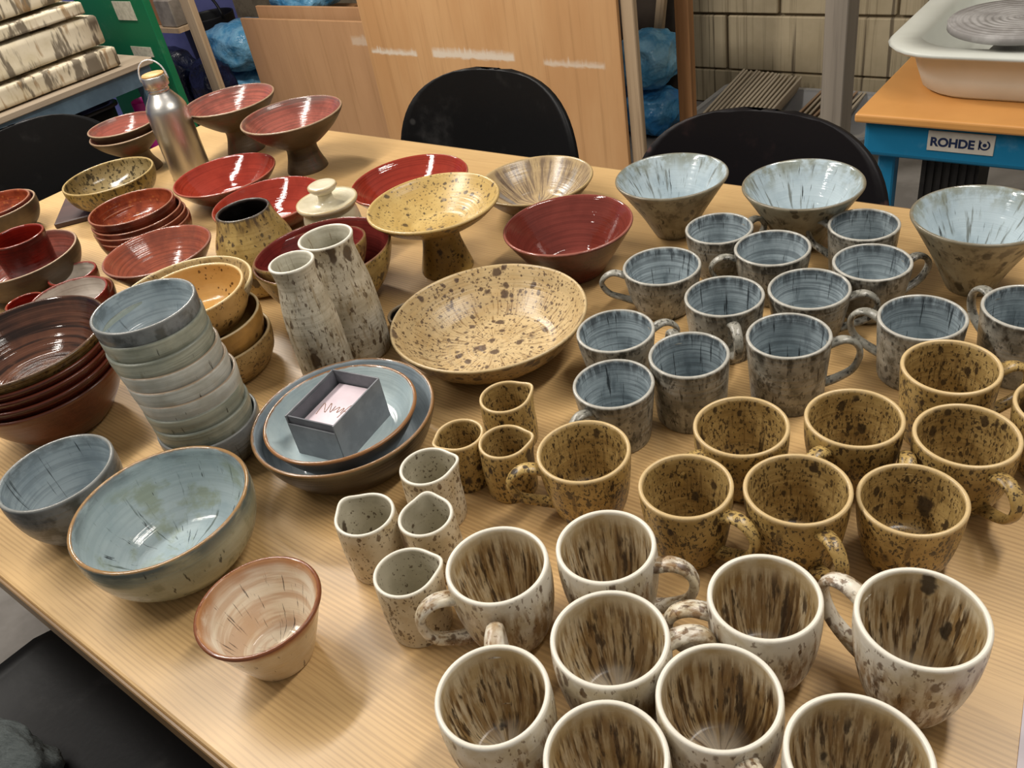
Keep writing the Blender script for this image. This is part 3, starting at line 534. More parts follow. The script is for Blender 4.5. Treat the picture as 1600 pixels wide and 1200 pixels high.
# ---- cup in bowl and small bowls
bowl('brown_bowl', -1.5460, .4849, 0, .0967, .060, K_ROUND, G_FOOTED, 'dark brown bowl at the left edge holding the red cup')
bowl('red_cup', -1.5600, .5000, .0075, .0468, .080, K_STRAIGHT, G_CUP, 'crimson cup standing inside the dark brown bowl', 'cup')
bowl('small_bowl', -1.4350, .5100, 0, .0400, .036, K_STACK, G_SMALLW, 'tiny red-rimmed bowl with pale lining behind the white-lined one', 'bowl', t=.004, ft=.005)
bowl('small_bowl', -1.3400, .4570, 0, .0660, .040, K_STACK, G_BROWNRED, 'red bowl under the white-lined bowl, behind the big dark stack', 'bowl', t=.004, ft=.005)
bowl('small_bowl', -1.3250, .4500, .010, .0600, .042, K_STACK, G_SMALLW, 'white-lined bowl with red rim behind the big dark stack', 'bowl', t=.004, ft=.005)
bowl('small_bowl', -1.4220, .4180, 0, .0310, .036, K_STACK, G_CUP, 'tiny red bowl at the left edge in front of the dark brown bowl', 'bowl', t=.004, ft=.005)

# ---- bowls on a foot
def footed(name, x, y, R, ztop, zbow, ctrl, foot, mat, label, cat, group=None, z0=0.0):
    e = empty(name, (x, y, TZ + z0)); tag(e, label, cat, group)
    p, ir = vessel_profile(ctrl, R, ztop - zbow, .005, .007); o = lathe('bowl', p, ir, mat, e, 80, None, nseed()); o.location = (0, 0, zbow)
    q = catmull(foot, 16); fp = [(.0008, .001)] + q + [(.0008, q[-1][1])]
    # the foot carries the outside glaze
    s = len(fp); lathe('foot', fp, s - 1, mat, e, 56, None, nseed(), .003); return e
FT = [(.042, 0), (.041, .006), (.034, .026), (.031, .044), (.036, .058)]
K_FB = [(.33, 0), (.46, .10), (.76, .50), (.94, .84), (1, 1)]
footed('footed_bowl', -1.6710, 1.0605, .0988, .110, .052, K_FB, FT, G_FOOTED, 'brown footed bowl at the far corner, further left of two', 'bowl', 'brown footed bowls with red lining')
footed('footed_bowl', -1.4290, 1.0293, .1021, .110, .052, K_FB, FT, G_FOOTED, 'brown footed bowl with red lining in front of the leaning plywood', 'bowl', 'brown footed bowls with red lining')
footed('footed_bowl', -1.8500, .9020, .0784, .085, .040, K_FB, [(.046, 0), (.044, .006), (.036, .02), (.032, .032), (.032, .044)], G_FOOTED, 'lower brown footed bowl of the pair stacked left of the steel bottle', 'bowl', 'stacked footed bowls')
bowl('brown_bowl', -1.8560, .9040, .0485, .0742, .052, K_FB, G_FOOTED, 'upper red-lined bowl stacked on the footed one left of the steel bottle', 'bowl', 'stacked footed bowls')
footed('cake_stand', -.8636, .8148, .0987, .107, .066, [(.28, 0), (.45, .12), (.80, .58), (.95, .88), (1, 1)], [(.0400, 0), (.0395, .006), (.033, .030), (.0285, .052), (.031, .068), (.034, .072)], G_STAND, 'mustard-yellow speckled footed stand behind the big speckled plate', 'stand')

# ---- closed jar, lidded pot, vases
jp, ji = vessel_profile([(.72, 0), (.90, .08), (1.0, .36), (.94, .62), (.74, .86), (.67, 1)], .0625, .127, .005, .008, 30)
o = lathe('jar', jp, ji, G_JAR, None, 72, None, nseed()); o.location = (-1.1170, .6660, TZ); tag(o, 'round yellow jar with a black mouth, behind the amber stack', 'jar')
e = empty('lidded_jar', (-1.0629, .7802, TZ)); tag(e, 'milk-white lidded jar with a button knob', 'jar')
jp, ji = vessel_profile([(.70, 0), (.86, .08), (1.0, .45), (.96, .8), (.86, 1)], .046, .088, .004, .006); lathe('body', jp, ji, G_LID, e, 64, None, nseed())
lp = [(.0008, .0885), (.040, .0885), (.0475, .092), (.0492, .096), (.0485, .0995), (.044, .0985), (.030, .096), (.016, .0965), (.0125, .100), (.0115, .108), (.0130, .114), (.0008, .114)]
lid = lathe('lid', lp, 4, G_LID, e, 64, None, nseed(), .002)
kp = [(.0008, .112), (.0135, .112), (.0195, .116), (.0232, .121), (.0230, .1245), (.0200, .1262), (.012, .1250), (.0008, .1246)]
lathe('knob', kp, 4, G_LID, lid, 48, None, nseed(), .002)
KV = [(1.12, 0), (1.20, .03), (1.20, .30), (1.16, .58), (1.02, .76), (.90, .87), (.93, .95), (1.0, 1)]
KV2 = [(1.12, 0), (1.20, .03), (1.22, .30), (1.14, .60), (1.0, .78), (.92, .90), (.95, .96), (1.0, 1)]
bowl('tall_vase', -.805, .516, 0, .0276, .180, KV, G_VASE, 'slimmer and front one of two birch-white vases', 'vase', 'slim birch-white vases', t=.004)
bowl('tall_vase', -.8305, .591, 0, .0349, .170, KV2, G_VASE, 'wider and rear one of two slim birch-white vases', 'vase', 'slim birch-white vases', t=.004)

# ---- little pourers: spout direction in degrees
KP = [(.93, 0), (1.0, .04), (1.04, .4), (1.02, .8), (1.0, 1)]
for (x, y, R, H, sp, mt, grp, lab) in [
    (-.5263, .5349, .0284, .060, 60, G_YELL, 'ochre pourers', 'ochre speckled pourer furthest back, dark streaks inside'),
    (-.5317, .4626, .0258, .060, 246, G_YELL, 'ochre pourers', 'ochre speckled pourer left of the front pair, spout to the left'),
    (-.4801, .4732, .0264, .062, 40, G_YELL, 'ochre pourers', 'ochre speckled pourer right of the front pair, beside the ochre mug handle'),
    (-.5225, .4033, .0278, .068, 45, G_WHITE, 'oatmeal-white pourers', 'oatmeal-white pourer furthest back, touching the ochre pourers'),
    (-.5330, .3248, .0290, .067, 175, G_WHITE, 'oatmeal-white pourers', 'oatmeal-white pourer furthest left, spout to the upper left'),
    (-.4776, .3510, .0263, .068, 130, G_WHITE, 'oatmeal-white pourers', 'oatmeal-white pourer in the middle of its group, spout pointing back'),
    (-.4481, .2911, .0285, .068, 50, G_WHITE, 'oatmeal-white pourers', 'oatmeal-white pourer at the front, spout toward the cream mug')]:
    bowl('pourer', x, y, 0, R, H, KP, mt, lab, 'pourer', grp, t=.0034, ft=.006, spout=(radians(sp), R * .20, .36), seg=96)

# ================================================================== CARD BOX ON THE PLATE
M_CARDB = plain('grey_cardboard', '75787c', '686b70', 40, .6, 0, .1)
M_CARDIN = plain('dark_grey_cardboard', '62646a', '585a60', 40, .7)
M_CARD = plain('pinkish_card', 'dccbd2', 'd4c3ca', 30, .6)
M_GOLD = plain('gold_ink', '9a6a2c', '7a4f22', 80, .4, .5)
def card_box():
    ang = radians(-80)
    e = empty('card_box', (-.671, .4225, TZ + .0405), ang); tag(e, 'open grey cardboard box of calling cards on the blue plate', 'box')
    L, Wd, H, t = .0428, .0320, .052, .0016
    box('bottom', (-L, -Wd, 0), (L, Wd, t), M_CARDB, e)
    for s in (-1, 1):
        box('side', (-L, s * Wd - t / 2, 0), (L, s * Wd + t / 2, H), M_CARDB, e)
    box('side', (-L - t / 2, -Wd, 0), (-L + t / 2, Wd, H), M_CARDB, e); box('side', (L - t / 2, -Wd, 0), (L + t / 2, Wd, H - .010), M_CARDB, e)
    for s in (-1, 1): box('insert_wall', (-L + t, s * (Wd - t) - .0006, .002), (L - t, s * (Wd - t) + .0006, H - .003), M_CARDIN, e)
    box('insert_wall', (L - 2 * t, -Wd + t, .002), (L - t, Wd - t, H - .001), M_CARDIN, e)
    return e, ang
cb, cang = card_box()
for i in range(5):
    d = box('calling_card', (-.0405, -.0262, 0), (.0395, .0262, .0007), M_CARD, None); d.location = Vector((-.671, .4225, TZ + .0690 + i * .0015)); d.rotation_euler = (0, 0, cang + .01 * ((i * 7) % 3 - 1))
    tag(d, 'pinkish calling card in the pile inside the grey box' if i < 4 else 'top pinkish calling card with gold handwriting in the grey box', 'card', 'calling cards in the box')
    if i == 4:
        strokes = [[(-.018, -.012), (-.020, .010), (-.010, -.006), (-.012, .012), (-.004, -.004), (-.004, .008)], [(-.002, .0), (.002, .008), (.004, -.002), (.008, .008), (.009, -.002)], [(.010, -.010), (.013, .014), (.020, .012)], [(.010, .003), (.018, .002)], [(.018, .0), (.022, .006), (.025, .0)]]
        for st in strokes:
            pts = catmull([(a * 1.05, b * .9, .0009) for a, b in st], 24)
            # writing runs across the short side of the card
            tube('handwriting', [(.004 - p[1] * 1.0 - .0, p[0] * .95, p[2]) for p in pts], .0003, M_GOLD, d, 5)

# ================================================================== BOTTLE
M_STEEL = NT('brushed_steel'); _tc = M_STEEL.n('ShaderNodeTexCoord').outputs['Object']; _g = M_STEEL.noise(M_STEEL.vec(_tc, (8, 8, 900)), 1.0, 2, .5)
M_STEEL.bump(_g, .08, .001); M_STEEL = M_STEEL.done(hx('cfccc6'), .34, 1.0)
M_BAMB = wood('bamboo', 'd2a566', 'c4955a', 'a87a40', 0, 1, .5)
M_ROPE = plain('white_cord', 'd8d8d8', 'b8b8bc', 300, .8, 0, .4)
e = empty('water_bottle', (-1.690, .925, TZ)); tag(e, 'brushed steel water bottle with bamboo cap and cord loop', 'bottle')
bp = catmull([(.039, 0), (.0415, .004), (.0418, .06), (.0416, .132), (.038, .152), (.027, .169), (.0215, .177)], 34)
lathe('body', [(.0008, .0)] + bp + [(.0008, .177)], len(bp), M_STEEL, e, 64, None, 1, 0)
np_ = [(.0008, .1765), (.0205, .1765), (.0205, .180), (.0215, .1815), (.0205, .183), (.0205, .186), (.0215, .1875), (.0205, .189), (.0008, .189)]
lathe('neck', np_, 7, M_STEEL, e, 48, None, 1, 0)
cap = lathe('cap', [(.0008, .1885), (.0242, .1885), (.0250, .190), (.0250, .2085), (.0242, .210), (.0008, .210)], 4, M_STEEL, e, 48, None, 1, 0)
lathe('bamboo_disc', [(.0008, .2095), (.0225, .2095), (.0225, .2125), (.0215, .2135), (.0008, .2135)], 3, M_BAMB, cap, 48, None, 1, 0)
lp = [(-.0265 * cos(a) * 1.08 * cos(radians(35)), -.0265 * cos(a) * 1.08 * sin(radians(35)), .200 + .040 * sin(a) ** .8) for a in [pi * i / 24 for i in range(25)]]
tube('cord_loop', lp, .0016, M_ROPE, cap, 8)

# ================================================================== SMALL FLAT THINGS ON THE TABLE
M_DKBOARD = wood('dark_stained_board', '4a2f28', '3b2520', '281814', 0, 1, .5)
d = box('dark_board', (-.075, -.075, 0), (.075, .075, .0115), M_DKBOARD, None, .002, 1); d.location = (-1.768, .742, TZ); d.rotation_euler = (0, 0, radians(52)); tag(d, 'dark brown board under the olive speckled bowl', 'board')
M_PAPER = plain('white_paper', 'd6cdd2', 'cdc4ca', 20, .7)
d = box('paper_sheet', (-.05, -.07, 0), (.05, .07, .0012), M_PAPER, None); d.location = (.058, .418, TZ); d.rotation_euler = (0, 0, radians(8)); tag(d, 'corner of a white paper sheet at the bottom right of the table', 'paper')

# ================================================================== CHAIRS
def chair(x, y, rz, label, mat, w=.235, top=.835, lean=.06, steep=2.6):
    """moulded plastic chair; local -y is the back, the sitter looks along +y"""
    e = empty('plastic_chair', (x, y, 0), rz); tag(e, label, 'chair', 'black plastic chairs')
    def shell(name, f, nu, nv, th, m, edge=None):
        vs, fs = [], []
        for side in (0, 1):
            for i in range(nu + 1):
                for j in range(nv + 1):
                    p = f(i / nu * 2 - 1, j / nv); n = Vector(f(min(i / nu * 2 - 1 + .02, 1.02), j / nv)) - Vector(p); n2 = Vector(f(i / nu * 2 - 1, min(j / nv + .02, 1.02))) - Vector(p)
                    nn = n.cross(n2); nn = nn.normalized() if nn.length > 1e-9 else Vector((0, 1, 0))
                    vs.append(tuple(Vector(p) + nn * th * (side - .5)))
        N = (nu + 1) * (nv + 1); id_ = lambda s, i, j: s * N + i * (nv + 1) + j
        for i in range(nu):
            for j in range(nv):
                fs.append((id_(0, i, j), id_(0, i, j + 1), id_(0, i + 1, j + 1), id_(0, i + 1, j))); fs.append((id_(1, i, j), id_(1, i + 1, j), id_(1, i + 1, j + 1), id_(1, i, j + 1)))
        bd = [(i, 0) for i in range(nu)] + [(nu, j) for j in range(nv)] + [(i, nv) for i in range(nu, 0, -1)] + [(0, j) for j in range(nv, 0, -1)]
        for a, b in zip(bd, bd[1:] + bd[:1]): fs.append((id_(0, *a), id_(0, *b), id_(1, *b), id_(1, *a)))
        return mesh_obj(name, vs, fs, m, e)
    def back(u, v):
        v = sin(min(v, 1.0) * pi / 2)
        # outline: width narrows to a rounded top
        zz = .47 + (top - .47) * (1 - (1 - v) ** 1.0); ww = w * (1 - .0 * v) * (max(0.0, 1 - v ** 5.0)) ** (1 / steep)
        ww = max(ww, .012)
        return (u * ww, -.225 - lean * v + .055 * (u * ww / w) ** 2, zz)
    shell('backrest', back, 28, 22, .012, mat)
    def seat(u, v):
        ww = w * (.93 - .06 * abs(v - .5)); c = 1 - abs(u) ** 3
        return (u * ww, -.215 + .43 * v, .448 - .022 * (1 - u * u) * (1 - (v - .45) ** 2 * 2.5) - .03 * max(0, v - .85) * 6 + .012 * abs(u) ** 6)
    shell('seat', seat, 24, 18, .010, mat)
    for sx in (-1, 1):
        for sy in (-1, 1): tube('leg', [(sx * .15, sy * .13, .43), (sx * .175, sy * .17, .36), (sx * .205, sy * .225, .008)], .011, M_STEELLEG, e, 10)
    tube('back_support', [(-.13, -.17, .428), (-.13, -.232, .46), (-.13, -.262, .64)], .009, M_STEELLEG, e, 8); tube('back_support', [(.13, -.17, .428), (.13, -.232, .46), (.13, -.262, .64)], .009, M_STEELLEG, e, 8)
    return e
chair(-1.196, 1.095, pi, 'black plastic chair behind the table in front of the plywood', M_BLACK, w=.247, top=.835)
chair(-.598, 1.095, pi, 'black plastic chair with reddish stains behind the pale blue cone bowls', M_BLACKR, w=.240, top=.795)
chair(-1.865, .79, -pi / 2, 'black plastic chair at the left end of the table', M_BLACK, w=.235, top=.855)
chair(-.915, -.03, 0, 'black plastic chair pushed in at the near side of the table, seat in view', M_BLACK, w=.235, top=.83)

# crumpled grey cloth on the near chair seat
M_CLOTH = NT('grey_fleece'); _tc = M_CLOTH.n('ShaderNodeTexCoord').outputs['Object']; _g = M_CLOTH.noise(M_CLOTH.vec(_tc, (60, 240, 60)), 1.0, 4, .7)
M_CLOTH.bump(_g, .9, .006); M_CLOTH = M_CLOTH.done(M_CLOTH.mix(_g, hx('3d4444'), hx('6a7170')), .95)
def blob(name, loc, dims, mat, seed, amp=.25, fr=3.0, sub=5, rz=0.0, flat=None, fold=0.0):
    bm = bmesh.new(); bmesh.ops.create_icosphere(bm, subdivisions=sub, radius=1.0); off = Vector((seed * 7.3, seed * 3.1, seed * 5.7))
    for v in bm.verts:
        p = v.co.copy(); n = mnoise.fractal(p * fr + off, 1.0, 2.0, 3); k = 1 + amp * n
        if fold: k += fold * (abs(mnoise.noise(p * fr * .9 + off * 2)) * -1 + .25)
        q = p * k
        sg = lambda a, e_: (abs(a) ** e_) * (1 if a >= 0 else -1)
        q = Vector((sg(q.x, .75), sg(q.y, .75), sg(q.z, .75))); v.co = Vector((q.x * dims[0], q.y * dims[1], q.z * dims[2]))
        if flat is not None and v.co.z < -flat: v.co.z = -flat
    o = from_bm(name, bm, mat, None, True); o.location = loc; o.rotation_euler = (0, 0, rz); return o
d = blob('grey_cloth', (-.985, -.045, .472), (.105, .07, .042), M_CLOTH, 3, .25, 1.6, 5, .4, .038, .3); tag(d, 'grey fleecy cloth lying on the near chair seat', 'cloth')
# ================================================================== BACKGROUND: PLYWOOD AND RACK
def whole(o, label, cat, group=None): return tag(o, label, cat, group)
def sheet(name, x0, x1, y, z1, mat, label, th=.018, lean=0.0):
    e = empty(name, ((x0 + x1) / 2, y, 0)); tag(e, label, 'plywood', 'leaning plywood sheets')
    hw = (x1 - x0) / 2
    box('face_panel', (-hw, 0, 0), (hw, th - .003, z1), mat, e, .001, 1)
    box('edge_ply', (-hw + .001, th - .003, .001), (hw - .001, th, z1 - .001), M_PLYE, e)
    e.rotation_euler = (lean, 0, 0); return e
PM1 = ply_mat('birch_ply_smeared', 'c99d6d', 'bd8e5e', [(-.585, -.32, .455, .478, .9), (-.25, .16, .455, .490, .9), (.275, .54, .448, .470, .7)])
PM2 = ply_mat('birch_ply_left', 'c0946a', 'b38860', [(.12, .30, .465, .505, .45), (.50, .62, .47, .49, .3)])
PM3 = ply_mat('birch_ply_rear', 'bd926a', 'b0845c', [])
sheet('plywood_sheet', -2.768, -1.575, 2.45, 1.22, PM1, 'large plywood sheet with white plaster smears behind the middle chair', lean=-.01)
sheet('plywood_sheet', -3.640, -2.45, 2.505, .560, PM2, 'lower plywood sheet leaning left of the large one', lean=-.01)
sheet('plywood_sheet', -3.560, -2.40, 2.55, .602, PM3, 'rearmost plywood sheet showing only its top edge', lean=-.01)
def post(name, lo, hi, mat, label): return tag(box(name, lo, hi, mat, None, .003, 1), label, 'post')
post('timber_post', (-1.570, 2.470, 0), (-1.522, 2.495, 1.5), M_TIMB, 'pale timber post at the right edge of the large plywood')
post('timber_post', (-1.535, 2.75, 0), (-1.482, 2.79, 1.5), M_TIMBO, 'orange-brown timber post beside the plastic crate')
post('timber_post', (-1.017, 2.75, 0), (-.946, 2.85, 1.5), M_TIMBG, 'weathered grey timber post in front of the block wall')
post('timber_post', (-3.525, 2.17, 0), (-3.458, 2.20, 1.5), M_TIMB, 'pale timber post left of the plywood, behind the bottle')
post('timber_post', (-3.905, 2.24, .606), (-3.815, 2.28, 1.5), M_TIMBO, 'brown timber post right behind the green panel')

d = box('shade_panel', (-2.55, 3.20, 0), (-1.77, 3.215, 1.3), plain('recess_shade_brown', '40352a', '352b22', 6, .8), None); tag(d, 'added dark panel standing in for the shaded recess behind the blue clay bags', 'board')  # added dark panel: its brown stands in for shade in the recess behind the bags
d = box('timber_strut', (-.018, -.012, 0), (.018, .012, .75), M_TIMB, None); d.location = (-1.885, 3.17, .10); d.rotation_euler = (0, radians(10), 0); tag(d, 'thin pale strut leaning above the blue clay bags', 'strut')
# blue clay bags
M_BAGB = bag_mat('blue_plastic_bag', '4a94c0', '82bada'); M_BAGD = bag_mat('bright_blue_bag', '2a7cbc', '559fd2'); M_BAGN = bag_mat('navy_bag', '1a2344', '141a33')
for loc, dims, m, s, lab in [((-1.815, 3.03, .285), (.115, .12, .105), M_BAGB, 1, 'upper blue plastic clay bag beside the orange timber post'), ((-1.80, 3.02, .085), (.11, .12, .084), M_BAGD, 2, 'lower bright blue plastic clay bag beside the orange timber post'), ((-1.99, 2.98, .10), (.07, .10, .099), M_BAGD, 5, 'small blue plastic bag squeezed behind the plywood edge'),
                             ((-4.10, 2.78, .34), (.19, .15, .12), M_BAGB, 3, 'upper light-blue plastic bag left of the plywood'), ((-4.20, 2.80, .11), (.20, .15, .11), M_BAGB, 4, 'lower light-blue plastic bag left of the plywood'), ((-4.28, 2.48, .205), (.15, .10, .20), M_BAGN, 6, 'dark navy sack standing under the rack behind the bottle'), ((-4.02, 2.50, .185), (.10, .10, .18), M_BAGN, 7, 'second dark navy sack, nearer the pale timber post'), ((-3.74, 3.0, .56), (.20, .15, .11), M_BAGB, 8, 'blue bag on the top of the rear heap, above the plywood')]:
    tag(blob('plastic_bag', loc, dims, m, s, .10, 1.8, 4, 0, None, .35), lab, 'bag', 'plastic bags of clay')
d = box('wooden_box', (-3.87, 2.84, 0), (-3.56, 3.18, .44), M_TIMBO, None, .004, 1); tag(d, 'wooden box behind the plywood under a blue bag', 'box')
M_CARTON = plain('pale_carton', '8c8378', '6f675d', 10, .8)
d = box('rack_shelf', (-4.45, 2.202, .586), (-3.665, 2.305, .606), M_TIMB, None); tag(d, 'timber shelf board above the navy sacks', 'shelf')
d = box('carton', (-3.805, 2.215, .6065), (-3.685, 2.300, .72), M_CARTON, None, .004, 1); tag(d, 'pale cardboard carton on the short rack shelf', 'carton')
M_BKT = plain('black_rubber', '141416', '0c0c0e', 20, .5)
e = empty('black_bucket', (-4.62, 2.98, 0)); tag(e, 'black bucket with raised wire handle near the lavender wall', 'bucket')
lathe('pail', *vessel_profile([(.8, 0), (.84, .1), (.95, .7), (1, 1)], .15, .42, .006, .01), M_BKT, e, 40, None, 2, 0)
tube('handle', [(-.15 * cos(a), 0, .41 + .14 * sin(a)) for a in [pi * i / 16 for i in range(17)]], .008, M_BKT, e, 8)

# ================================================================== CRATE WITH SLATS
M_CRATE = NT('cloudy_plastic'); M_CRATE.bsdf.inputs['Transmission Weight'].default_value = .25; M_CRATE = M_CRATE.done(hx('c4c4c4'), .35)
e = empty('plastic_crate', (-1.25, 3.07, 0)); tag(e, 'cloudy grey plastic crate full of thin wooden boards', 'crate')
def rrect(hx_, hy_, r, z, n=6):
    out = []
    for q, (sx, sy) in enumerate(((1, 1), (-1, 1), (-1, -1), (1, -1))):
        for i in range(n + 1):
            a = pi / 2 * q + pi / 2 * i / n; out.append((sx * (hx_ - r) + r * cos(a), sy * (hy_ - r) + r * sin(a), z))
    return out
def loft(name, loops, mat, parent, caps=(True, True), smooth=True):
    vs = [v for l in loops for v in l]; n = len(loops[0]); fs = []
    for i in range(len(loops) - 1):
        for k in range(n): a, b = i * n + k, i * n + (k + 1) % n; fs.append((a, b, b + n, a + n))
    if caps[0]: fs.append(tuple(range(n))[::-1])
    if caps[1]: fs.append(tuple((len(loops) - 1) * n + k for k in range(n)))
    return mesh_obj(name, vs, fs, mat, parent, smooth)
loft('tub', [rrect(.31, .17, .03, 0), rrect(.335, .195, .03, .112), rrect(.331, .191, .03, .112), rrect(.306, .166, .03, .004)], M_CRATE, e, smooth=False)
loft('rim', [rrect(.334, .194, .03, .104), rrect(.350, .210, .035, .106), rrect(.350, .210, .035, .116), rrect(.330, .190, .03, .116), rrect(.330, .190, .03, .104)], M_CRATE, e, (False, False), False)
M_SLAT = wood('thin_slat', 'c0b39d', 'a99c86', '7d705e', 1, 1, .8); M_SLATR = wood('reddish_slat', 'b09478', '967a62', '6a5442', 1, 1, .8)
sme = {}
rg = random.Random(9)
for i in range(24):
    grp = 0 if i < 15 else 1; m = M_SLAT if grp == 0 or i % 3 else M_SLATR
    key = m.name
    if key not in sme:
        t_ = box('thin_board', (-.004, -.19, -.035), (.004, .19, .035), m, None, .001, 1); sme[key] = t_.data; bpy.data.objects.remove(t_)
    o = bpy.data.objects.new('thin_board', sme[key]); COL.objects.link(o)
    if grp == 0: o.location = (-1.54 + i * .0165, 3.075 + rg.uniform(-.006, .006), .115 - i * .0012); o.rotation_euler = (radians(13), radians(20), rg.uniform(-.02, .02))
    else: o.location = (-1.225 + (i - 15) * .021, 3.07 + rg.uniform(-.01, .01), .075); o.rotation_euler = (radians(6), radians(28), rg.uniform(-.03, .03))
    tag(o, 'thin pale wooden board in the leaning left bundle in the crate' if grp == 0 else 'thin wooden board in the lower right bundle in the crate', 'board', 'leaning left bundle of thin boards' if grp == 0 else 'lower right bundle of thin boards')

# ================================================================== POTTER'S WHEEL
M_WTOP = plain('orange_beech_board', 'd79b56', 'cf9350', 3, .4); M_WBLUE = dusty('blue_enamel', '1f77a0', '9fb8c4', 10, .4, .35)
M_TRAY = plain('white_plastic_tray', 'd9dbd2', 'd0d2c8', 3, .35); M_HEAD = NT('clay_dusted_aluminium')
_tc = M_HEAD.n('ShaderNodeTexCoord').outputs['Object']; _sp = M_HEAD.n('ShaderNodeVectorMath', operation='LENGTH'); M_HEAD.link(M_HEAD.vec(_tc, (1, 1, 0)), _sp.inputs[0])
_w = M_HEAD.math('SINE', M_HEAD.math('ADD', M_HEAD.math('MULTIPLY', _sp.outputs['Value'], 420.0), M_HEAD.math('MULTIPLY', M_HEAD.noise(_tc, 9, 2, .5), 6.0)))
M_HEAD.bump(_w, .5, .003); _c = M_HEAD.mix(M_HEAD.ramp(M_HEAD.noise(_tc, 14, 4, .6), .4, .6), hx('aaa7a4'), hx('8f8b88')); M_HEAD = M_HEAD.done(_c, .6)
e = empty('pottery_wheel', (-.26, 2.40, 0)); tag(e, 'blue pottery wheel with orange board and white splash tray', 'pottery wheel')
box('work_board', (-.405, -.38, .518), (.42, .36, .540), M_WTOP, e, .006, 3)
box('body', (-.388, -.355, .428), (.40, .34, .518), M_WBLUE, e, .012, 3)
for sx in (-.34, .35):
    for sy in (-.30, .29): box('leg', (sx - .02, sy - .02, 0), (sx + .02, sy + .02, .428), M_WBLUE, e, .004, 1)
M_RIB = plain('black_ribbed_rubber', '1d1a18', '131110', 30, .6)
cl = [rrect(.062 + .004 * (k % 2), .06 + .004 * (k % 2), .008, .02 + .0)for k in range(2)]
bm = bmesh.new(); add_box(bm, (-.262, -.30, .02), (-.136, -.18, .43)); rib = from_bm('motor_column', bm, M_RIB, e)
for k in range(7): box('rib', (-.259 + k * .0178, -.306, .02), (-.250 + k * .0178, -.2995, .428), M_RIB, rib)
tr = loft('splash_tray', [rrect(.248, .248, .12, .5403), rrect(.258, .258, .125, .548), rrect(.270, .270, .13, .585), rrect(.284, .284, .13, .645), rrect(.320, .320, .13, .650), rrect(.326, .326, .13, .658), rrect(.320, .320, .13, .664), rrect(.268, .268, .12, .660), rrect(.258, .258, .085, .640), rrect(.245, .245, .08, .565), rrect(.22, .22, .07, .556)], M_TRAY, e)
tr.location = (-.068, .005, 0)
hd_ = [(.0008, .645), (.02, .645), (.137, .690), (.143, .692), (.144, .696), (.144, .708), (.141, .711), (.0008, .711)]
hp = [(.0008, .580), (.07, .580), (.065, .62), (.04, .65), (.03, .69), (.136, .691), (.1435, .694), (.1435, .708), (.141, .7105), (.08, .7105), (.0008, .7105)]
h_ = lathe('wheel_head', hp, 8, M_HEAD, e, 64, None, 1, 0); h_.location = (-.135, -.150, -.015)
M_PLATE_W = plain('cream_name_plate', 'cfc8bb', 'c6bfb2', 20, .5); M_NAVY = plain('navy_lettering', '17264a', '17264a', 10, .5)
npl = box('name_plate', (-.242, -.3575, .4585), (-.102, -.3548, .5060), M_PLATE_W, e, .0008, 1)
tcu = bpy.data.curves.new('lettering', 'FONT'); tcu.body = 'ROHDE'; tcu.size = .031; tcu.extrude = .0004; tcu.offset = .0011; tcu.space_character = .98
to = bpy.data.objects.new('lettering_src', tcu); COL.objects.link(to); bpy.context.view_layer.update()
tme = bpy.data.meshes.new_from_object(to.evaluated_get(bpy.context.evaluated_depsgraph_get())); bpy.data.objects.remove(to); tme.name = 'lettering'; tme.materials.clear(); tme.materials.append(M_NAVY)
xs = [v.co.x for v in tme.vertices]; wx = max(xs) - min(xs)
lo_ = bpy.data.objects.new('lettering', tme); COL.objects.link(lo_); lo_.parent = npl; sc_ = .093 / wx; lo_.scale = (sc_, sc_, 1); lo_.rotation_euler = (pi / 2, 0, 0); lo_.location = (-.235 - min(xs) * sc_, -.3578, .4710)
bm = bmesh.new()   # round swirl emblem: open ring, dot and short bar
R1, R0, N = .0115, .0082, 40; cxm, czm = -.1215, .4822
vv = []
for i in range(N + 1):
    a = radians(135) + (2 * pi - radians(70)) * i / N; vv.append((bm.verts.new((cxm + R1 * cos(a), -.3582, czm + R1 * sin(a))), bm.verts.new((cxm + R0 * cos(a), -.3582, czm + R0 * sin(a)))))
for p, q in zip(vv, vv[1:]): bm.faces.new((p[0], q[0], q[1], p[1]))
dc = [bm.verts.new((cxm + .0042 * cos(2 * pi * i / 20), -.3582, czm + .0042 * sin(2 * pi * i / 20))) for i in range(20)]; bm.faces.new(dc)
b4 = [bm.verts.new(p) for p in ((cxm - .0125, -.3582, czm - .011), (cxm - .0095, -.3582, czm - .011), (cxm - .0095, -.3582, czm + .011), (cxm - .0125, -.3582, czm + .011))]; bm.faces.new(b4)
from_bm('emblem', bm, M_NAVY, npl)
tube('power_cable', [(-.02, -.20, .42), (-.0, -.24, .36), (.06, -.26, .33), (.12, -.24, .36), (.16, -.2, .42)], .006, M_BKT, e, 8)

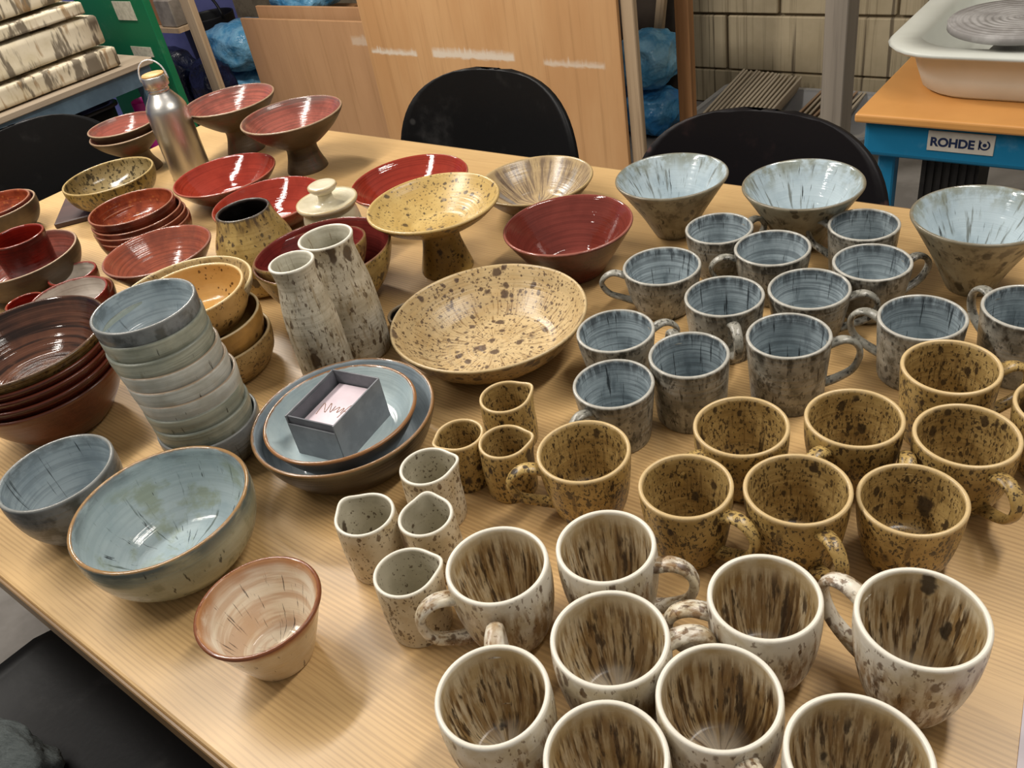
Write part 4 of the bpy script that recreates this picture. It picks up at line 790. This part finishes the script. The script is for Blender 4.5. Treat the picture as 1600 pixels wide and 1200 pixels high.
# ================================================================== BENCH AT THE LEFT WITH PLASTER SLABS
M_BTOP = wood('dusty_bench_top', '9a8b78', '877864', '6a5c4b', 1, 1, .8); M_BBLUE = plain('blue_grey_steel', '4a5f6e', '3b4e5c', 8, .5)
e = empty('work_bench', (-3.35, 1.05, 0)); tag(e, 'bench with dusty board and blue-grey steel rail under the plaster slabs', 'bench')
box('bench_board', (-.35, -.75, .668), (.35, .615, .690), M_BTOP, e, .003, 1); box('front_rail', (.315, -.73, .610), (.340, .60, .668), M_BBLUE, e); box('front_rail', (-.34, -.73, .610), (-.315, .60, .668), M_BBLUE, e)
for sx in (-.31, .31):
    for sy in (-.70, .57): box('leg', (sx - .02, sy - .02, 0), (sx + .02, sy + .02, .61), M_BBLUE, e)
M_DRIP = drip_mat(); zc = .6905
for i, (h, ye, x1, lab) in enumerate([(.074, 1.560, -3.03, 'bottom plaster slab of the stack on the bench'), (.106, 1.545, -3.04, 'second plaster slab, thickest, with grey clay drips'), (.044, 1.515, -3.035, 'thin third plaster slab of the stack'), (.11, 1.50, -3.05, 'top plaster slab with brown drips, cut by the picture edge')]):
    bm = bmesh.new(); bmesh.ops.create_grid(bm, x_segments=10, y_segments=24, size=.5); bm2 = bmesh.new(); bmesh.ops.create_cube(bm2, size=1.0); bm.free(); bm = bm2
    bmesh.ops.subdivide_edges(bm, edges=bm.edges[:], cuts=7, use_grid_fill=True)
    for v in bm.verts:
        p = Vector((v.co.x * .56, v.co.y * .98, v.co.z * h)); ed = max(abs(v.co.x), abs(v.co.y)) * 2
        if abs(v.co.z) > .49 and ed > .99: p.z *= .86; p.x *= .985; p.y *= .99
        nz = mnoise.noise(Vector((p.x * 6 + i * 9, p.y * 5, p.z * 9))); p.x += .012 * nz; p.z += (.004 * mnoise.noise(Vector((p.y * 7, i * 5, 1)))) if abs(v.co.z) < .49 else 0; v.co = p
    o = from_bm('plaster_slab', bm, M_DRIP, None, True); o.location = (x1 - .28, ye - .49, zc + h / 2); zc += h + .003
    tag(o, lab, 'slab', 'stacked plaster slabs')
M_GREEN = dusty('green_paint', '12633f', '7d9a80', 10, .45, .3); M_TAG = plain('beige_tag', 'b9b4a2', 'a9a493', 60, .8, 0, 0, None, .45, .55)
e = empty('green_panel', (-3.30, 1.75, 0)); tag(e, 'tall green painted panel with two paper tags at the bench end', 'panel')
box('board', (-.25, 0, 0), (.232, .028, 1.5), M_GREEN, e, .002, 1)
t1 = box('paper_tag', (.025, -.002, .785), (.150, -.0002, .850), M_TAG, e); t2 = box('paper_tag', (.030, -.002, .655), (.165, -.0002, .690), M_TAG, e); t3 = box('paper_tag', (.02, -.002, .862), (.14, -.0002, .90), M_TAG, e)
e = empty('black_bin', (-3.42, 1.30, 0)); tag(e, 'black bin standing under the bench', 'bin')
loft('tub', [rrect(.20, .26, .04, 0), rrect(.22, .28, .05, .54), rrect(.212, .272, .05, .54), rrect(.19, .25, .04, .02)], M_BKT, e); loft('lip', [rrect(.222, .282, .05, .535), rrect(.232, .292, .055, .537), rrect(.232, .292, .055, .548), rrect(.212, .272, .05, .548), rrect(.212, .272, .05, .535)], M_BKT, e, (False, False))
M_PINK = plain('magenta_plastic', 'c01f86', 'a81a76', 10, .4)
e = empty('pink_jug', (-3.19, 1.672, 0)); tag(e, 'magenta plastic jug by the green panel behind the bottle', 'jug')
lathe('pitcher', *vessel_profile([(.8, 0), (.86, .1), (.95, .6), (1, 1)], .048, .52, .003, .006), M_PINK, e, 32, None, 3, 0); tube('handle', [(-.046, 0, .48), (-.085, 0, .46), (-.085, 0, .32), (-.045, 0, .28)], .007, M_PINK, e, 8)
